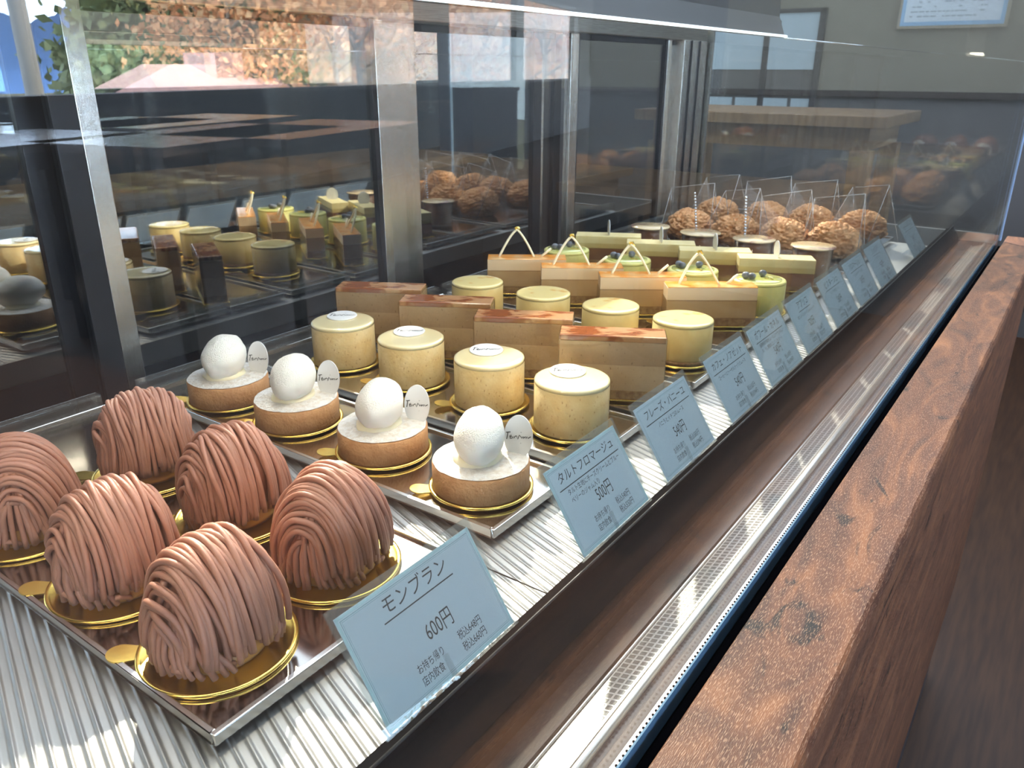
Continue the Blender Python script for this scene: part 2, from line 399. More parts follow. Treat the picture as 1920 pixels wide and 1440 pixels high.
# ------------------------------------------------------------------ mesh helpers
class MB:
    def __init__(s):
        s.v = []; s.f = []; s.smooth = []
    def add(s, vs_, fs, smooth=False):
        o = len(s.v)
        s.v += [Vector(p) for p in vs_]
        s.f += [tuple(i + o for i in q) for q in fs]
        s.smooth += [smooth] * len(fs)
        return s
    def box(s, a, b):
        x0, y0, z0 = a; x1, y1, z1 = b
        return s.add([(x0, y0, z0), (x1, y0, z0), (x1, y1, z0), (x0, y1, z0), (x0, y0, z1), (x1, y0, z1), (x1, y1, z1), (x0, y1, z1)],
                     [(0, 3, 2, 1), (4, 5, 6, 7), (0, 1, 5, 4), (1, 2, 6, 5), (2, 3, 7, 6), (3, 0, 4, 7)])
    def lathe(s, prof, n=48, smooth=True, c=(0, 0, 0), sy=1.0):
        vs_ = []; fs = []
        for r, z in prof:
            for i in range(n):
                a = 2 * PI * i / n
                vs_.append((c[0] + r * math.cos(a), c[1] + sy * r * math.sin(a), c[2] + z))
        for j in range(len(prof) - 1):
            for i in range(n):
                fs.append((j * n + i, j * n + (i + 1) % n, (j + 1) * n + (i + 1) % n, (j + 1) * n + i))
        fs.append(tuple(reversed(range(n))))
        fs.append(tuple((len(prof) - 1) * n + i for i in range(n)))
        return s.add(vs_, fs, smooth)
    def tube(s, pts, r, n=8, smooth=True, flat=1.0):
        pts = [Vector(p) for p in pts]
        rad = r if isinstance(r, (list, tuple)) else [r] * len(pts)
        vs_ = []; fs = []
        up = Vector((0, 0, 1)); prev = None
        for i, p in enumerate(pts):
            t = (pts[min(i + 1, len(pts) - 1)] - pts[max(i - 1, 0)]).normalized()
            if prev is None:
                a = t.cross(up)
                if a.length < 1e-3: a = t.cross(Vector((1, 0, 0)))
                a.normalize()
            else:
                a = (prev - t * prev.dot(t))
                if a.length < 1e-6: a = t.cross(up)
                a.normalize()
            prev = a
            b = t.cross(a)
            for k_ in range(n):
                q = 2 * PI * k_ / n
                vs_.append(p + a * math.cos(q) * rad[i] + b * math.sin(q) * rad[i] * flat)
        for i in range(len(pts) - 1):
            for k_ in range(n):
                fs.append((i * n + k_, i * n + (k_ + 1) % n, (i + 1) * n + (k_ + 1) % n, (i + 1) * n + k_))
        fs.append(tuple(reversed(range(n)))); fs.append(tuple((len(pts) - 1) * n + k_ for k_ in range(n)))
        return s.add(vs_, fs, smooth)
    def prism(s, poly, z0, z1):
        n = len(poly)
        vs_ = [(x, y, z0) for x, y in poly] + [(x, y, z1) for x, y in poly]
        fs = [tuple(reversed(range(n))), tuple(range(n, 2 * n))] + [(i, (i + 1) % n, n + (i + 1) % n, n + i) for i in range(n)]
        return s.add(vs_, fs)
    def xprism(s, poly, x0, x1):      # poly in (y, z), swept along x
        n = len(poly)
        vs_ = [(x0, y, z) for y, z in poly] + [(x1, y, z) for y, z in poly]
        fs = [tuple(range(n)), tuple(reversed(range(n, 2 * n)))] + [(i, n + i, n + (i + 1) % n, (i + 1) % n) for i in range(n)]
        return s.add(vs_, fs)
    def sphere(s, c, r, n=24, m=14, fn=None):
        vs_ = []; fs = []
        for j in range(m + 1):
            th = PI * j / m
            for i in range(n):
                ph = 2 * PI * i / n
                d = Vector((math.sin(th) * math.cos(ph), math.sin(th) * math.sin(ph), math.cos(th)))
                rr = fn(d) if fn else 1.0
                vs_.append((c[0] + d.x * r[0] * rr, c[1] + d.y * r[1] * rr, c[2] + d.z * r[2] * rr))
        for j in range(m):
            for i in range(n):
                fs.append((j * n + i, (j + 1) * n + i, (j + 1) * n + (i + 1) % n, j * n + (i + 1) % n))
        return s.add(vs_, fs, True)
    def xf(s, mtx):
        s.v = [mtx @ p for p in s.v]
        return s
    def build(s, name, material, parent=None, bevel=0.0, off=None, seg=2):
        me = bpy.data.meshes.new(name)
        vs_ = s.v
        if off is not None:
            vs_ = [p - off for p in vs_]
        me.from_pydata([tuple(p) for p in vs_], [], s.f)
        me.polygons.foreach_set('use_smooth', s.smooth)
        bm = bmesh.new(); bm.from_mesh(me)
        bmesh.ops.remove_doubles(bm, verts=bm.verts, dist=1e-7)
        bmesh.ops.recalc_face_normals(bm, faces=bm.faces)
        bm.to_mesh(me); bm.free()
        for mm in (material if isinstance(material, (list, tuple)) else [material]):
            me.materials.append(mm)
        o = bpy.data.objects.new(name, me)
        col.objects.link(o)
        if parent: o.parent = parent
        if bevel:
            bv = o.modifiers.new('bevel', 'BEVEL'); bv.width = bevel; bv.segments = seg; bv.limit_method = 'ANGLE'
            if seg > 1:
                bv.harden_normals = False
        return o

def tag(o, label=None, cat=None, group=None, kind=None):
    if label: o['label'] = label
    if cat: o['category'] = cat
    if group: o['group'] = group
    if kind: o['kind'] = kind
    return o

def thing(name, label, cat, loc=(0, 0, 0), rz=0.0, group=None):
    o = bpy.data.objects.new(name, None)
    col.objects.link(o)
    o.empty_display_size = 0.02
    o.location = loc
    o.rotation_euler = (0, 0, rz)
    return tag(o, label, cat, group)

def kids(o):
    return [c for c in KIDS.get(o.name, [])]
KIDS = {}
def children_of(o):
    return [c for c in bpy.data.objects if c.parent == o]

def copy_tree(o, parent=None):
    c = o.copy(); col.objects.link(c)
    if parent is not None: c.parent = parent
    for ch in children_of(o): copy_tree(ch, c)
    return c

def text_into(mb, s, x, y, size, align='LEFT', sx=1.0, shear=0.0, z=0.0):
    cu = bpy.data.curves.new('t', 'FONT')
    cu.body = s; cu.size = size; cu.align_x = align; cu.align_y = 'CENTER'; cu.shear = shear
    cu.resolution_u = 3
    ob = bpy.data.objects.new('t', cu); col.objects.link(ob)
    dg = bpy.context.evaluated_depsgraph_get(); dg.update()
    me = bpy.data.meshes.new_from_object(ob.evaluated_get(dg))
    vs_ = [(x + v.co.x * sx, y + v.co.y, z) for v in me.vertices]
    fs = [tuple(p.vertices) for p in me.polygons]
    mb.add(vs_, fs)
    bpy.data.objects.remove(ob); bpy.data.curves.remove(cu); bpy.data.meshes.remove(me)

def signature(mb, scale, z, mtx=None):
    """handwritten wordmark as on the round name discs, drawn as thin pen strokes"""
    S = [[(-.98, .22), (-.62, .30)], [(-.82, .27), (-.90, -.30)],
         [(-.66, -.12), (-.52, -.04), (-.56, .06), (-.66, -.02), (-.62, -.22), (-.46, -.16), (-.40, .0), (-.34, -.16), (-.24, .02), (-.12, .06),
          (-.02, -.18), (.10, .16), (.22, .04), (.30, -.06), (.40, .08), (.48, .0), (.42, -.06), (.52, .06), (.60, .10), (.62, -.04), (.72, .12), (.78, .0), (1.0, .16)],
         [(.20, .36), (.22, .40)], [(.22, -.46), (.25, -.46)]]
    for st in S:
        pts = [Vector((x * scale, y * scale, z)) for x, y in st]
        vs_ = []; fs = []
        w = 0.035 * scale
        for i, p in enumerate(pts):
            t = (pts[min(i + 1, len(pts) - 1)] - pts[max(i - 1, 0)]); t = t.normalized() if t.length > 0 else Vector((1, 0, 0))
            nrm = Vector((-t.y, t.x, 0)) * w
            vs_ += [p + nrm, p - nrm]
        for i in range(len(pts) - 1):
            fs.append((2 * i, 2 * i + 1, 2 * i + 3, 2 * i + 2))
        mb.add(vs_, fs)

# ================================================================== THE ROOM
def struct(mb, name, m, bevel=0.0):
    o = mb.build(name, m, None, bevel); o['kind'] = 'structure'; return o

FARX = 4.6
struct(MB().prism([(-4.15, -3.70), (22.0, -11.2), (22.0, -2.3), (FARX + 0.15, -2.3), (FARX + 0.15, 3.75), (-4.15, 3.75)], -0.1, 0.0), 'floor', M['floorwood'])
struct(MB().box((FARX + 0.15, -2.45, 0.0), (22.0, -2.3, 2.75)), 'wall_side', M['wall_dark'])
struct(MB().box((FARX, -1.6, ZC - 0.11), (FARX + 0.15, 4.2, 2.75)), 'wall_far', M['wall_far'])
struct(MB().box((FARX, -1.6, 0.0), (FARX + 0.15, 4.2, ZC - 0.11)), 'wall_far_lower', M['wall_low'])
struct(MB().box((FARX, -2.45, 0.0), (FARX + 0.15, -1.6, 2.75)), 'wall_partition', M['wall_dark'])
struct(MB().box((FARX - 0.03, -1.6, ZC - 0.125), (FARX - 0.001, 2.2, ZC - 0.095)), 'trim_1', M['rail_dark'])
struct(MB().box((-4.0, 3.6, 0.0), (FARX, 3.75, 2.75)), 'wall_back', M['wall_dark'])
struct(MB().box((-4.15, -3.55, 0.0), (-4.0, 3.75, 2.75)), 'wall_near', M['wall_room'])
# ceiling; unseen opening over the staff side added and sized to admit sunlight
struct(MB().prism([(-4.15, -3.70), (22.0, -11.2), (22.0, -2.3), (FARX + 0.15, -2.3), (FARX + 0.15, -1.0), (-4.15, -1.0)], 2.752, 2.85)
       .box((-4.15, -1.0, 2.752), (0.2, 3.75, 2.85)).box((4.3, -1.0, 2.752), (FARX + 0.15, 3.75, 2.85)).box((0.2, 2.5, 2.752), (4.3, 3.75, 2.85)), 'ceiling', M['wall_room'])

# window in the far wall, partly hidden by the case's top housing
w2 = thing('window_2', None, None, (FARX - 0.02, 1.45, ZC)); w2['kind'] = 'structure'; del_keys = 0
fr = MB()
for (y0, y1, z0, z1) in ((1.59, 1.88, 0.01, 0.14), (1.30, 1.56, 0.01, 0.27)):
    pass
for (y0, y1, z0, z1) in ((0.14, 0.42, 0.005, 0.28), (-0.15, 0.11, 0.005, 0.28), (0.29, 0.42, -0.205, -0.14), (0.14, 0.27, -0.205, -0.14), (-0.02, 0.11, -0.205, -0.14), (-0.16, -0.04, -0.205, -0.14)):
    MB().box((0, y0, z0), (0.006, y1, z1)).build('pane', M['frosted'], w2)
MB().box((0.007, -0.17, -0.3), (0.018, 0.45, 0.3)).build('panel', M['wall_low'], w2)
b = MB()
for yy in (-0.17, 0.11, 0.42): b.box((-0.012, yy, -0.30), (0.012, yy + 0.03, 0.30))
for zz in (-0.30, 0.28): b.box((-0.012, -0.17, zz), (0.012, 0.45, zz + 0.02))
b.build('frame', M['winframe'], w2)

# framed notice on the far wall
nt_ = thing('framed_notice', 'white framed notice with blue border hanging on the far plaster wall', 'notice', (FARX - 0.016, 0.70, ZC + 0.19))
MB().box((-0.012, -0.235, 0), (0.012, 0.235, 0.42)).build('frame', mat('pale oak frame', (0.35, 0.28, 0.2), 0.5), nt_, 0.002)
MB().box((-0.016, -0.222, 0.013), (-0.0125, 0.222, 0.407)).build('blue_border', mat('blue print', (0.25, 0.45, 0.68), 0.6), nt_)
MB().box((-0.018, -0.205, 0.03), (-0.0165, 0.205, 0.39)).build('sheet', mat('notice paper', (0.62, 0.68, 0.76), 0.6), nt_)
b = MB(); rnd = random.Random(5)
for q in range(16):
    z = 0.05 + q * 0.021
    x = -0.19
    while x < 0.18:
        L = rnd.uniform(0.008, 0.03)
        if rnd.random() < 0.7: b.box((-0.0188, x, z), (-0.0182, min(x + L, 0.19), z + 0.006))
        x += L + 0.006
b.build('printed_rows', mat('grey print', (0.30, 0.34, 0.40), 0.7), nt_)

# ------------------------------------------------------------------ customer-side wall with a long window band
YG = 0.416 * U                      # plane of the front glass
def R2(xv, yv):                     # seen through the mirror of the front glass -> real place in the room
    return (xv, 2 * YG - yv)
SC = 1.7
A = Vector((1.94, 3.5)) * SC * 1.0
Bp = Vector((9.3, 5.6)) * SC * 1.0
dv = (Bp - A).normalized()
nv = Vector((-dv.y, dv.x))
def wallbox(mb, t0, t1, z0, z1, th=0.12, n0=0.0):
    P = []
    for t, n_ in ((t0, n0), (t1, n0), (t1, n0 + th), (t0, n0 + th)):
        q = A + dv * t + nv * n_
        P.append(R2(q.x, q.y))
    mb.prism(P, z0, z1)
def t_at(px):                        # distance along the wall seen at image column px (horizon row)
    d = f_ + r_ * ((px - 960) / 1489.96) + u_ * 0.385
    dx, dy = d.x, d.y
    # A + dv t = s (dx,dy)
    det = dv.x * (-dy) + dx * dv.y
    return (-A.x * (-dy) - dx * A.y) / det if abs(det) > 1e-6 else 0
SILL = ZC - 0.205
tR = t_at(1080)
b = MB(); wallbox(b, -7.6, tR + 6, 0.0, SILL); wallbox(b, -7.6, tR + 6, 2.45, 2.75); wallbox(b, tR, tR + 6, SILL, 2.45)
struct(b, 'wall_customer', M['wall_dark'])
b = MB(); wallbox(b, -7.6, tR, SILL, SILL + 0.035, 0.2, -0.04); struct(b, 'trim_2', M['rail_dark'])
w1 = thing('window_1', None, None, (*R2(*(A + dv * 4)), SILL)); w1['kind'] = 'structure'
offw = Vector(w1.location)
b = MB()
for pa, pb in ((793, 845), (968, 982), (1074, 1080)):
    wallbox(b, t_at(pa), t_at(pb), SILL, 2.45, 0.1)
for tt in (-3.0, -6.0): wallbox(b, tt, tt + 0.1, SILL, 2.45, 0.1)
wallbox(b, -7.6, tR, 2.38, 2.45, 0.1)
b.build('frame', M['winframe'], w1, off=offw)
b = MB(); wallbox(b, -7.6, tR, SILL + 0.03, 2.4, 0.012, 0.05); b.build('glazing', M['winglass'], w1, off=offw)
# pale panels on the dark wall beyond the window
for i_, (pa, pb) in enumerate(((1105, 1150), (1160, 1240))):
    b = MB(); wallbox(b, t_at(pa), t_at(pb), ZC - 0.1, 2.2, 0.03, -0.04)
    o = b.build('wall_panel', mat('pale wall panel', (0.10, 0.12, 0.15), 0.6))
    tag(o, ['narrow', 'wide'][i_] + ' pale grey panel fixed on the dark wall right of the long window', 'panel')

# dining tables on the customer side (seen mirrored in the glass)
def table(x, y, rz, lx, ly, h, label, top=M['tabletop'], leg=M['winframe'], name='dining_table', lw=0.05):
    t = thing(name, label, 'table', (x, y, 0), rz)
    MB().box((-lx / 2, -ly / 2, h - 0.04), (lx / 2, ly / 2, h)).build('tabletop', top, t, 0.003)
    MB().box((-lx / 2 + .06, -ly / 2 + .06, h - 0.12), (lx / 2 - .06, ly / 2 - .06, h - 0.041)).build('apron', leg, t)
    for sx_ in (-1, 1):
        for sy_ in (-1, 1):
            cx, cy_ = sx_ * (lx / 2 - 0.08), sy_ * (ly / 2 - 0.08)
            MB().box((cx - lw / 2, cy_ - lw / 2, 0), (cx + lw / 2, cy_ + lw / 2, h - 0.12)).build('leg', leg, t, 0.003)
    return t
ang = math.atan2(-dv.y, dv.x)
for i_, (px, dist, w_) in enumerate(((380, 4.6, 1.5), (570, 4.9, 1.5), (-20, 4.6, 1.2))):
    d = f_ + r_ * ((px - 960) / 1489.96) + u_ * 0.33
    dd = Vector((d.x, d.y)).normalized() * dist
    table(*R2(dd.x, dd.y), ang, w_, 0.8, 0.94,
          ['dark lacquered dining table in the middle below the long window', 'dark lacquered dining table nearest the right end of the window',
           'dark lacquered dining table farthest left below the long window'][i_])

# high wooden tables beyond the case
table(3.35, 1.08, 0.0, 0.62, 0.95, ZC - 0.145, 'high wooden table standing beyond the far end of the pastry case', M['tablewood'], M['tablewood'], 'high_table', 0.07)
table(3.75, -1.3, 0.0, 0.8, 1.2, 0.74, 'low wooden table right of the far end of the case', M['tablewood'], M['tablewood'], 'wooden_table', 0.06)

# staff counter behind the case
t = thing('back_counter', 'dark staff counter with pale top behind the sliding doors', 'counter', (1.6, 2.6, 0))
MB().box((-1.6, -0.3, 0), (1.4, 0.3, 0.86)).build('body', M['black_frame'], t)
MB().box((-1.62, -0.32, 0.86), (1.42, 0.32, 0.89)).build('worktop', M['tablewood'], t)

# ------------------------------------------------------------------ outdoors (seen through the window band)
def outv(px, dist):
    d = f_ + r_ * ((px - 960) / 1489.96) + u_ * 0.385
    v = Vector((d.x, d.y)).normalized() * dist
    return R2(v.x, v.y)
struct(MB().box((-60, -160, -3.2), (160, 30, -3.0)), 'ground', M['ground'])
# wooded slope
n1, n2 = 60, 40
vs_ = []; fs = []
for j in range(n2 + 1):
    for i in range(n1 + 1):
        px = 330 + 900 * i / n1
        dist = 34 + 46 * j / n2
        x, y = outv(px, dist)
        k_ = min(1, max(0, (px - 330) / 220))
        h = -3.0 + (j / n2) ** 0.8 * (4 + 22 * k_) + noise.noise(Vector((x * .15, y * .15, 0))) * 1.6 * k_ + noise.noise(Vector((x * .6, y * .6, 3))) * 0.8 * k_
        vs_.append((x, y, h))
for j in range(n2):
    for i in range(n1):
        a_ = j * (n1 + 1) + i
        fs.append((a_, a_ + 1, a_ + n1 + 2, a_ + n1 + 1))
tag(MB().add(vs_, fs, True).build('wooded_slope', M['hill']), None, None, None, 'structure')
# mountains
vs_ = []; fs = []
for i in range(81):
    px = -700 + 1500 * i / 80
    x, y = outv(px, 300)
    h = 22 + 10 * noise.noise(Vector((i * .11, 0, 0))) + 4 * noise.noise(Vector((i * .5, 2, 0)))
    x2, y2 = outv(px, 380)
    vs_ += [(x, y, -12), (x, y, h * 0.05), (x2, y2, h)]
for i in range(80):
    a_ = 3 * i
    fs += [(a_, a_ + 3, a_ + 4, a_ + 1), (a_ + 1, a_ + 4, a_ + 5, a_ + 2)]
tag(MB().add(vs_, fs, True).build('mountains', M['mount']), None, None, None, 'structure')

# house with hipped roof
hx, hy = outv(350, 22)
hang = math.atan2(-0.45, 0.9)
h_ = thing('house', 'low house with a pinkish red tiled roof seen mirrored through the window', 'house', (hx, hy, -2.55), hang)
MB().box((-2.6, -2.0, 0), (2.6, 2.0, 2.35)).build('walls', M['housewall'], h_)
MB().add([(-3.1, -2.5, 2.25), (3.1, -2.5, 2.25), (3.1, 2.5, 2.25), (-3.1, 2.5, 2.25), (-0.6, 0, 3.9), (1.6, 0, 3.9)],
         [(0, 1, 5, 4), (1, 2, 5), (2, 3, 4, 5), (3, 0, 4), (0, 3, 2, 1)]).build('roof', M['rooftile'], h_)
MB().box((2.0, -0.4, 2.3), (2.6, 0.2, 4.2)).build('chimney', M['rooftile'], h_)
hx, hy = outv(470, 26)
h_ = thing('shed', 'small shed with a pale red roof right of the larger house', 'shed', (hx, hy, -2.2), hang)
MB().box((-1.4, -1.2, 0), (1.4, 1.2, 2.3)).build('walls', M['housewall'], h_)
MB().xprism([(-1.6, 2.25), (1.6, 2.25), (0, 3.2)], -1.7, 1.7).build('roof', M['rooftile'], h_)
# utility pole
px_, py_ = outv(60, 11)
t = thing('utility_pole', 'pale concrete utility pole against the sky seen through the window', 'pole', (px_, py_, -3.0))
MB().tube([(0, 0, 0), (-0.05, 0.1, 8)], [0.11, 0.08], 16).build('shaft', M['pole'], t)
MB().tube([(-0.05, -0.6, 5.3), (-0.05, 0.7, 5.3)], 0.04, 8).build('crossarm', M['pole'], t)

# trees
def make_tree(name, label, seed, leafm, h=9.0, dens=900, group=None, leafsize=0.22):
    rnd = random.Random(seed)
    t = thing(name, label, 'tree', (0, 0, 0), 0, group)
    tr_ = MB()
    tr_.tube([(0, 0, 0), (0.1, 0.05, h * .3), (-0.1, 0.1, h * .6), (0, 0, h * .95)], [0.16, 0.12, 0.08, 0.03], 8)
    tips = []
    for i in range(16):
        z = h * rnd.uniform(0.25, 0.85); a = rnd.uniform(0, 2 * PI); L = (1 - z / h) * h * 0.35 + 0.6
        p = Vector((math.cos(a) * L, math.sin(a) * L, z + L * .7))
        tr_.tube([(0, 0, z), p * 0.5 + Vector((0, 0, z * .5)), p], [0.05, 0.035, 0.012], 5)
        tips.append(p)
    tr_.build('trunk', M['bark'], t)
    lf = MB()
    for i in range(dens):
        c = rnd.choice(tips) + Vector((rnd.gauss(0, .6), rnd.gauss(0, .6), rnd.gauss(0, .6)))
        a = Vector((rnd.gauss(0, 1), rnd.gauss(0, 1), rnd.gauss(0, 1))).normalized() * leafsize * rnd.uniform(.5, 1.2)
        b_ = a.cross(Vector((rnd.gauss(0, 1), rnd.gauss(0, 1), rnd.gauss(0, 1)))).normalized() * leafsize * .7
        lf.add([c - a, c - b_, c + a, c + b_], [(0, 1, 2, 3)])
    lf.build('foliage', leafm, t)
    return t
tg = make_tree('evergreen_tree', 'dark green tree behind the red roofed house', 1, M['leaf_g'], 8.5, 2600, 'green trees behind the house', 0.26)
to = make_tree('autumn_tree', 'pale trunked tree with thin orange leaves on the wooded slope', 2, M['leaf_o'], 10, 1300, 'autumn trees on the slope', 0.17)
rnd = random.Random(9)
def hslope(px, dist):
    k_ = min(1, max(0, (px - 330) / 220)); j = max(0, (dist - 34) / 46)
    return -3.0 + j ** 0.8 * (4 + 22 * k_)
first = True
for px, dist in ((300, 34), (322, 37), (350, 35), (385, 37), (420, 35), (450, 38), (285, 38)):
    o = tg if first else copy_tree(tg); first = False
    o.location = (*outv(px, dist), -3.4); o.rotation_euler.z = rnd.uniform(0, 6); sc_ = rnd.uniform(.85, 1.15); o.scale = (sc_,) * 3
first = True
for i in range(17):
    px = 440 + 39 * i + rnd.uniform(-10, 10); dist = (31, 42, 53)[i % 3] + rnd.uniform(-2, 2)
    o = to if first else copy_tree(to); first = False
    o.location = (*outv(px, dist), hslope(px, dist) - 0.4); o.rotation_euler.z = rnd.uniform(0, 6); sc_ = rnd.uniform(.8, 1.3); o.scale = (sc_,) * 3

# ================================================================== THE DISPLAY CASE
XE = 6.3          # far end of the case (layout units)
X0 = -1.6         # near end, behind the camera
case = thing('display_case', 'long glazed pastry display case with steel framed sliding doors at the back', 'display case', (3 * U, 1.5 * U, 0))
co_ = Vector(case.location)
def cbox(x0, x1, y0, y1, z0, z1, mb=None):
    mb = mb or MB()
    a, b_ = W(x0, y0, z0), W(x1, y1, z1)
    return mb.box(a, b_)
def cpart(name, mb, m, bevel=0.0, parent=None):
    return mb.build(name, m, parent or case, bevel, off=co_)

# body under the deck, well behind the deck
cpart('base_cabinet', cbox(X0, XE, 0.22, 2.95, -4.79, -0.42), M['well'])
cpart('well_liner', cbox(X0, XE, 2.46, 2.95, -0.42, -0.40), M['well'])
# deck in three lift-out plates
for a_, b_ in ((X0, 1.185), (1.190, 3.60), (3.605, 5.62)):
    cpart('deck_plate', cbox(a_, b_, 0.74, 2.45, -0.045, -0.032), M['deck'])
cpart('dark_deck_end', cbox(5.625, XE - 0.02, 0.74, 2.45, -0.045, -0.032), M['black'])  # deck end coloured black to imitate its dark reflection
cpart('deck_front_lip', cbox(X0, XE - 0.02, 2.45, 2.462, -0.12, -0.028), M['alu'])
cpart('deck_support', cbox(X0, XE - 0.02, 0.76, 2.44, -0.42, -0.046), M['well'])
# black card rail with a raised lip
cpart('card_rail', MB().xprism([(W(0, y, z).y, W(0, y, z).z) for y, z in ((.742, -.02), (.742, -.16), (.69, -.16), (.655, -.13), (.655, -.075), (.699, -.012), (.703, .0), (.7085, .0), (.712, -.012))], X0 * U, (XE - .02) * U), M['matte_black'])
cpart('rail_bead', MB().tube([W(X0, .7055, .001), W(XE - .02, .7055, .001)], .0028 * U, 10), M['black'])
# trough: dark brown steps
cpart('trough', MB().xprism([(W(0, y, z).y, W(0, y, z).z) for y, z in ((.655, -.16), (.60, -.16), (.60, -.15), (.595, -.15), (.595, -.165), (.575, -.165), (.575, -.145), (.57, -.145), (.50, -.42), (.655, -.42))], X0 * U, (XE - .02) * U), M['trough'])
# aluminium air grille and its rounded lip
cpart('air_grille', MB().xprism([(W(0, y, z).y, W(0, y, z).z) for y, z in ((.57, -.125), (.502, -.105), (.502, -.14), (.57, -.14))], X0 * U, (XE - .02) * U), M['grille'])
cpart('grille_lip', MB().tube([W(X0, .493, -.098), W(XE - .02, .493, -.098)], .0105 * U, 16).tube([W(X0, .571, -.122), W(XE - .02, .571, -.122)], .003 * U, 10), M['alu'])
cpart('glass_channel', cbox(X0, XE, .449, .486, -.14, -.105, cbox(X0, XE, .395, .412, -.3, -.13)), M['trough'])
# double glazing: two panes, perforated spacer bar between them
cpart('front_glass', cbox(X0, XE, .414, .422, -.14, 1.66), M['front_glass'])
cpart('front_glass', cbox(X0, XE, .441, .449, -.12, 1.66), M['inner_glass'])
cpart('spacer_bar', cbox(X0, XE, .4265, .440, -.12, -.075), M['alu'])
b = MB()
x = 0.35
while x < XE:
    c = W(x, .4325, -.0745)
    b.lathe([(.0007, -.0002), (.0007, .0002)], 8, False, c)
    x += 0.0125 if x < 3 else 0.025
o = cpart('spacer_holes', b, M['rubber'])
cpart('gasket', cbox(X0, XE, .3890, .4135, -.15, -.105), M['rubber'])
cpart('glass_trim', cbox(X0, XE, .4225, .4262, -.12, -.062), mat('blue grey sealant', (0.10, 0.20, 0.32), 0.25))
# far end glass
cpart('end_glass', cbox(XE, XE + .03, .414, 2.75, -.09, 1.60), M['end_glass'])
cpart('end_glass_seal', cbox(XE - .014, XE, .449, 2.46, -.09, -.028), M['alu'], 0.0006)
cpart('corner_seal', cbox(XE, XE + .03, .406, .4135, -.07, 1.6), mat('pale blue silicone seal', (0.35, 0.50, 0.75), 0.3))
cpart('end_post', cbox(XE + 0.031, XE + 0.06, 2.60, 2.95, -.4, 1.3), M['steel_v'])

# top shelf with lamp housing
hs = MB()
prof = [(1.066, 1.118), (1.085, 1.115), (1.09, 1.17), (1.25, 1.17), (1.25, 1.55), (1.11, 1.55), (1.095, 1.19)]
hs.xprism([(W(0, y, z).y, W(0, y, z).z) for y, z in prof], X0 * U, 3.30 * U)
cpart('lamp_housing', hs, M['grey_case'], 0.001)
cpart('lamp_diffuser', cbox(X0, 3.28, 1.11, 1.21, 1.15, 1.165), M['led'])
cpart('lamp_shade_lip', cbox(X0, 3.30, 1.235, 1.25, 1.135, 1.169), M['grey_case'])
M['edge_glow'] = mat('glowing edge', (0.9, 0.95, 1.0), 0.4, emit=(0.85, 0.93, 1.0), estr=1.6)
cpart('glow_edge_tube', MB().tube([W(X0, 1.062, 1.121), W(3.30, 1.062, 1.121)], .0045 * U, 10), M['edge_glow'])  # thin edge tube given its own glow to draw the bright line
cpart('top_edge_strip', MB().tube([W(3.3, 1.070, 1.1155), W(XE, 1.070, 1.1155)], .0028 * U, 8), M['chrome'])

# back frame: rails and sliding doors in two tracks
cpart('top_rail', cbox(X0, XE, 2.63, 2.92, 1.205, 1.29), M['steel'], 0.001)
cpart('bottom_track', cbox(X0, XE, 2.60, 2.92, -.40, -.36), M['steel'], 0.001)
def door(x0, x1, y, stiles, yt=.035):
    d = MB(); 
    fr_ = bpy.data.objects.new('sliding_door', None); col.objects.link(fr_); fr_.parent = case
    fr_.location = W((x0 + x1) / 2, y, -.36) - co_
    off = W((x0 + x1) / 2, y, -.36)
    cbox(x0, x1, y + .008, y + .016, -.34, 1.20).build('door_pane', M['door_glass'], fr_, off=off)
    for (a, b2, m_) in stiles:
        cbox(a, b2, y - .008, y + yt, -.36, 1.205).build('stile', m_, fr_, 0.0006, off=off)
    cbox(x0, x1, y - .002, y + yt - .004, 1.17, 1.205).build('door_rail', M['black_frame'], fr_, 0.0006, off=off)
    return fr_
S_, K_ = M['steel_v'], M['black_frame']
door(-0.6, 1.36, 2.80, ((1.24, 1.36, K_), (-0.6, -0.5, S_)))
door(1.30, 2.80, 2.70, ((1.30, 1.385, K_), (1.385, 1.455, S_), (2.715, 2.745, K_), (2.745, 2.80, S_)))
door(2.80, 4.46, 2.80, ((2.83, 2.872, K_), (4.15, 4.24, K_), (2.875, 3.12, S_), (4.38, 4.46, K_)))
door(4.40, 6.0, 2.70, ((4.40, 4.49, S_), (5.74, 5.80, S_), (5.70, 5.74, K_), (4.49, 4.50, K_)))
cpart('end_jamb', cbox(5.86, 6.28, 2.62, 2.74, -.40, 1.205), M['steel_v'], 0.001)
cpart('end_jamb_groove', cbox(5.97, 5.99, 2.612, 2.62, -.40, 1.205, cbox(6.12, 6.135, 2.612, 2.62, -.40, 1.205)), K_)

# wooden ledge outside the glass, with its front panel
lg = thing('wooden_ledge', 'walnut laminate ledge running along the foot of the front glass', 'ledge', W(3, .285, -1.0))
lo_ = Vector(lg.location)
n = 180
vs_ = []; fs = []; rnd = random.Random(3)
for i in range(n + 1):
    x = X0 + (XE + .25 - X0) * i / n
    yo = .186 + .003 * noise.noise(Vector((x * 6, 0, 0))) + .002 * noise.noise(Vector((x * 22, 4, 0)))
    vs_ += [W(x, .386, -.075), W(x, .3885, -.078), W(x, .3885, -.3), W(x, .19, -.3), W(x, yo - .004, -.095), W(x, yo + .002, -.080), W(x, yo + .010, -.075)]
for i in range(n):
    for k_ in range(7):
        a_ = 7 * i + k_; b_ = 7 * i + (k_ + 1) % 7
        fs.append((a_, b_, b_ + 7, a_ + 7))
fs += [tuple(range(7)), tuple(7 * n + q for q in range(7))]
MB().add(vs_, fs).build('ledge_board', M['walnut'], lg, off=lo_)
cbox(X0, XE + .25, .19, .215, -2.9, -.301).build('front_panel', M['walnut'], lg, off=lo_)
